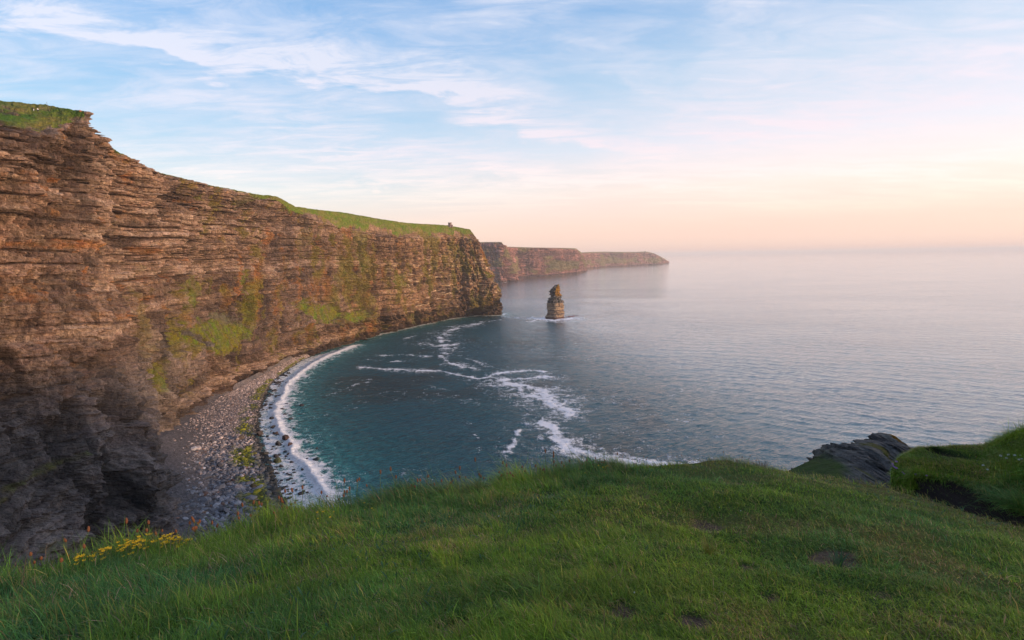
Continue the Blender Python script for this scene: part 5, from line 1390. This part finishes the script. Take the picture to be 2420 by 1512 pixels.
def flower(kind, H, seed):
    r = random.Random(seed); t = empty({'y': 'yellow_flower', 'w': 'white_flower', 'p': 'pink_flower'}[kind], (0, 0, 0))
    V, F = tube([(0, 0, -.02), (.006, 0, H * .6), (.01, .004, H)], [.0018, .0015, .0012], 4, False); mesh_obj('stem', V, F, STEM, t)
    pr = []
    if kind == 'y':
        for k in range(6):                                  # a loose head of folded pea-like petals
            a = k * 1.05 + r.uniform(-.2, .2); d = np.array([math.cos(a), math.sin(a), .55]); side = np.array([-math.sin(a), math.cos(a), 0]); b = np.array([.01, .004, H])
            V = np.array([b, b + d * .007 + side * .0045, b + d * .015 + [0, 0, .004], b + d * .007 - side * .0045, b + d * .009 + [0, 0, .007]]); pr.append((V, [np.array([(0, 1, 4), (1, 2, 4), (2, 3, 4), (3, 0, 4), (0, 3, 1), (1, 3, 2)])]))
        V, F = join(pr); mesh_obj('petals', V, F, YEL, t)
    else:                                                   # a round head of many florets
        n_ = 40; 
        for k in range(n_):
            z = 1 - 1.5 * (k + .5) / n_; q_ = math.sqrt(1 - z * z); a = k * 2.4; d = np.array([q_ * math.cos(a), q_ * math.sin(a), z]); side = np.cross(d, [0.3, .2, 1]); side /= np.linalg.norm(side); up_ = np.cross(side, d)
            b = np.array([.01, .004, H + .004]); V = np.array([b, b + d * .011 + side * .0022, b + d * .0125 + up_ * .0022, b + d * .011 - side * .0022]); pr.append((V, [np.array([(0, 1, 2), (0, 2, 3), (0, 3, 1), (1, 3, 2)])]))
        V, F = join(pr); mesh_obj('florets', V, F, WHT if kind == 'w' else PNK, t)
    return t


fy = [flower('y', h, 20 + i) for i, h in enumerate((.115, .09, .14))]
def place_flowers(pro, lst, label, cat, group, srange=(.8, 1.3)):
    for k, p in enumerate(lst):
        t = copy_tree(pro[k % len(pro)]); s = rp.uniform(*srange)
        t.location = (float(p[0]), float(p[1]), float(p[2])); t.rotation_euler = (rp.gauss(0, .15), rp.gauss(0, .15), rp.uniform(0, 6.28)); t.scale = (s * 1.15, s * 1.15, s); tag(t, label, cat, group)


def strip(u0, u1, n_, b0, b1): return [lawn_place(u2a(rp.uniform(u0, u1)), rp.uniform(b0, b1)) for _ in range(n_)]


place_flowers(fy, strip(150, 300, 50, .02, .40) + strip(280, 400, 56, .0, .30) + strip(370, 440, 44, .0, .35), 'small yellow flower in the dense drift on the left brow of the lawn', 'yellow flower', 'yellow flowers of the left drift')
place_flowers(fy, strip(740, 900, 14, .35, .95), 'small yellow flower in the grass below the beach end', 'yellow flower', 'yellow flowers in the grass left of the middle', (.5, .9))
place_flowers(fy, strip(1370, 1440, 26, .0, .22), 'small yellow flower in the bright patch on the middle brow', 'yellow flower', 'yellow flowers on the middle brow', (.5, .9))
place_flowers(fy, strip(1000, 1340, 16, .5, 1.7), 'small yellow flower scattered low in the lawn below the middle brow', 'yellow flower', 'yellow flowers scattered in the lawn', (.25, .5))
for t in fy:
    for ch in list(t.children): bpy.data.objects.remove(ch)
    bpy.data.objects.remove(t)
fw, fp = flower('w', .10, 40), flower('p', .09, 41)
def bank_pt(u, v): return BK.reshape(-1, 3)[pick(BK, u, v)] - [0, 0, .01]
place_flowers([fw], [bank_pt(u, v) for u, v in ((2385, 1096), (2390, 1094), (2397, 1095), (2405, 1101), (2412, 1098), (2360, 1094), (2410, 1088), (2419, 1092), (2330, 1115), (2331, 1124))], 'white flower head standing in the grass of the right bank', 'white flower', 'white flowers on the right bank', (.9, 1.4))
place_flowers([fp], [bank_pt(u, v) for u, v in ((2112, 1108), (2118, 1106), (2116, 1114), (2114, 1120), (2128, 1126), (2157, 1134), (2190, 1137), (2140, 1130), (2108, 1112))], 'pink flower head on the dark rounded end of the right bank', 'pink flower', 'pink flowers on the end of the right bank', (.9, 1.3))
place_flowers([fw], [solve_lawn(u, v) for u, v in ((1440, 1264), (1390, 1270), (1180, 1230), (1500, 1412), (1700, 1205), (1752, 1215), (760, 1300), (650, 1310))], 'small pale clover head low in the open lawn', 'clover', 'clover heads in the lawn', (.25, .4))
for t in (fw, fp):
    for ch in list(t.children): bpy.data.objects.remove(ch)
    bpy.data.objects.remove(t)

# two conspicuous tufts on the lawn
def tuft(name, p, n_, Lr, spread, colr, label, lean=.35):
    r = np.random.default_rng(int(abs(p[0] * 1000)) + 1); az = r.uniform(0, 6.28, n_); rr_ = np.abs(r.normal(0, spread, n_)); Pp = np.stack([rr_ * np.cos(az), rr_ * np.sin(az), -.01 + 0 * az], -1)
    V, F, kv = blade_mesh(Pp, r.uniform(*Lr, n_), .005 * np.exp(r.normal(0, .2, n_)), az + r.normal(0, .4, n_), np.abs(r.normal(lean * .5, lean, n_)), r.uniform(.1, .8, n_), 3)
    cg = lerp(np.array(colr[0]), np.array(colr[1]), r.uniform(0, 1, n_)); o = mesh_obj(name, V, F, BLADE, cols=np.repeat(cg, kv, 0)); o.location = p.tolist(); tag(o, label, 'grass tuft')


tuft('grass_tuft', solve_lawn(1985, 1338), 70, (.08, .16), .03, ((.04, .10, .04), (.07, .14, .06)), 'blue green grass tuft growing in the bare soil hollow of the lawn')
tuft('grass_tuft', solve_lawn(1675, 1308), 46, (.12, .20), .025, ((.17, .19, .03), (.26, .22, .05)), 'yellow green upright tuft in the middle of the open lawn')
tuft('grass_tuft', lawn_place(u2a(955), .12), 700, (.16, .30), .13, ((.03, .085, .015), (.07, .13, .02)), 'big rounded green tussock on the brow left of the middle', .5)
tuft('grass_tuft', lawn_place(u2a(1130), .35), 300, (.12, .24), .10, ((.05, .10, .015), (.16, .14, .03)), 'brown tinged tussock at the foot of the plantain stand', .5)
tuft('grass_tuft', lawn_place(u2a(1795), .03), 160, (.07, .14), .09, ((.10, .07, .03), (.20, .13, .05)), 'dry brown tuft where the highest brow starts to fall away', .6)

# ------------------------------------------------------------------ evening haze over the sea
m_ = bpy.data.materials.new('haze'); m_.use_nodes = True; T = NT(m_.node_tree)
vol = T.new('ShaderNodeVolumePrincipled', {'Color': (1, .96, .92, 1), 'Density': 0.000058, 'Anisotropy': 0.0})
T.n.new('ShaderNodeOutputMaterial'); T.link(vol.outputs[0], T.n[-1].inputs['Volume'])
V, F = box(-95000, 95000, -95000, 95000, -12, 236)
tag(mesh_obj('haze', V, F, m_), kind='stuff')
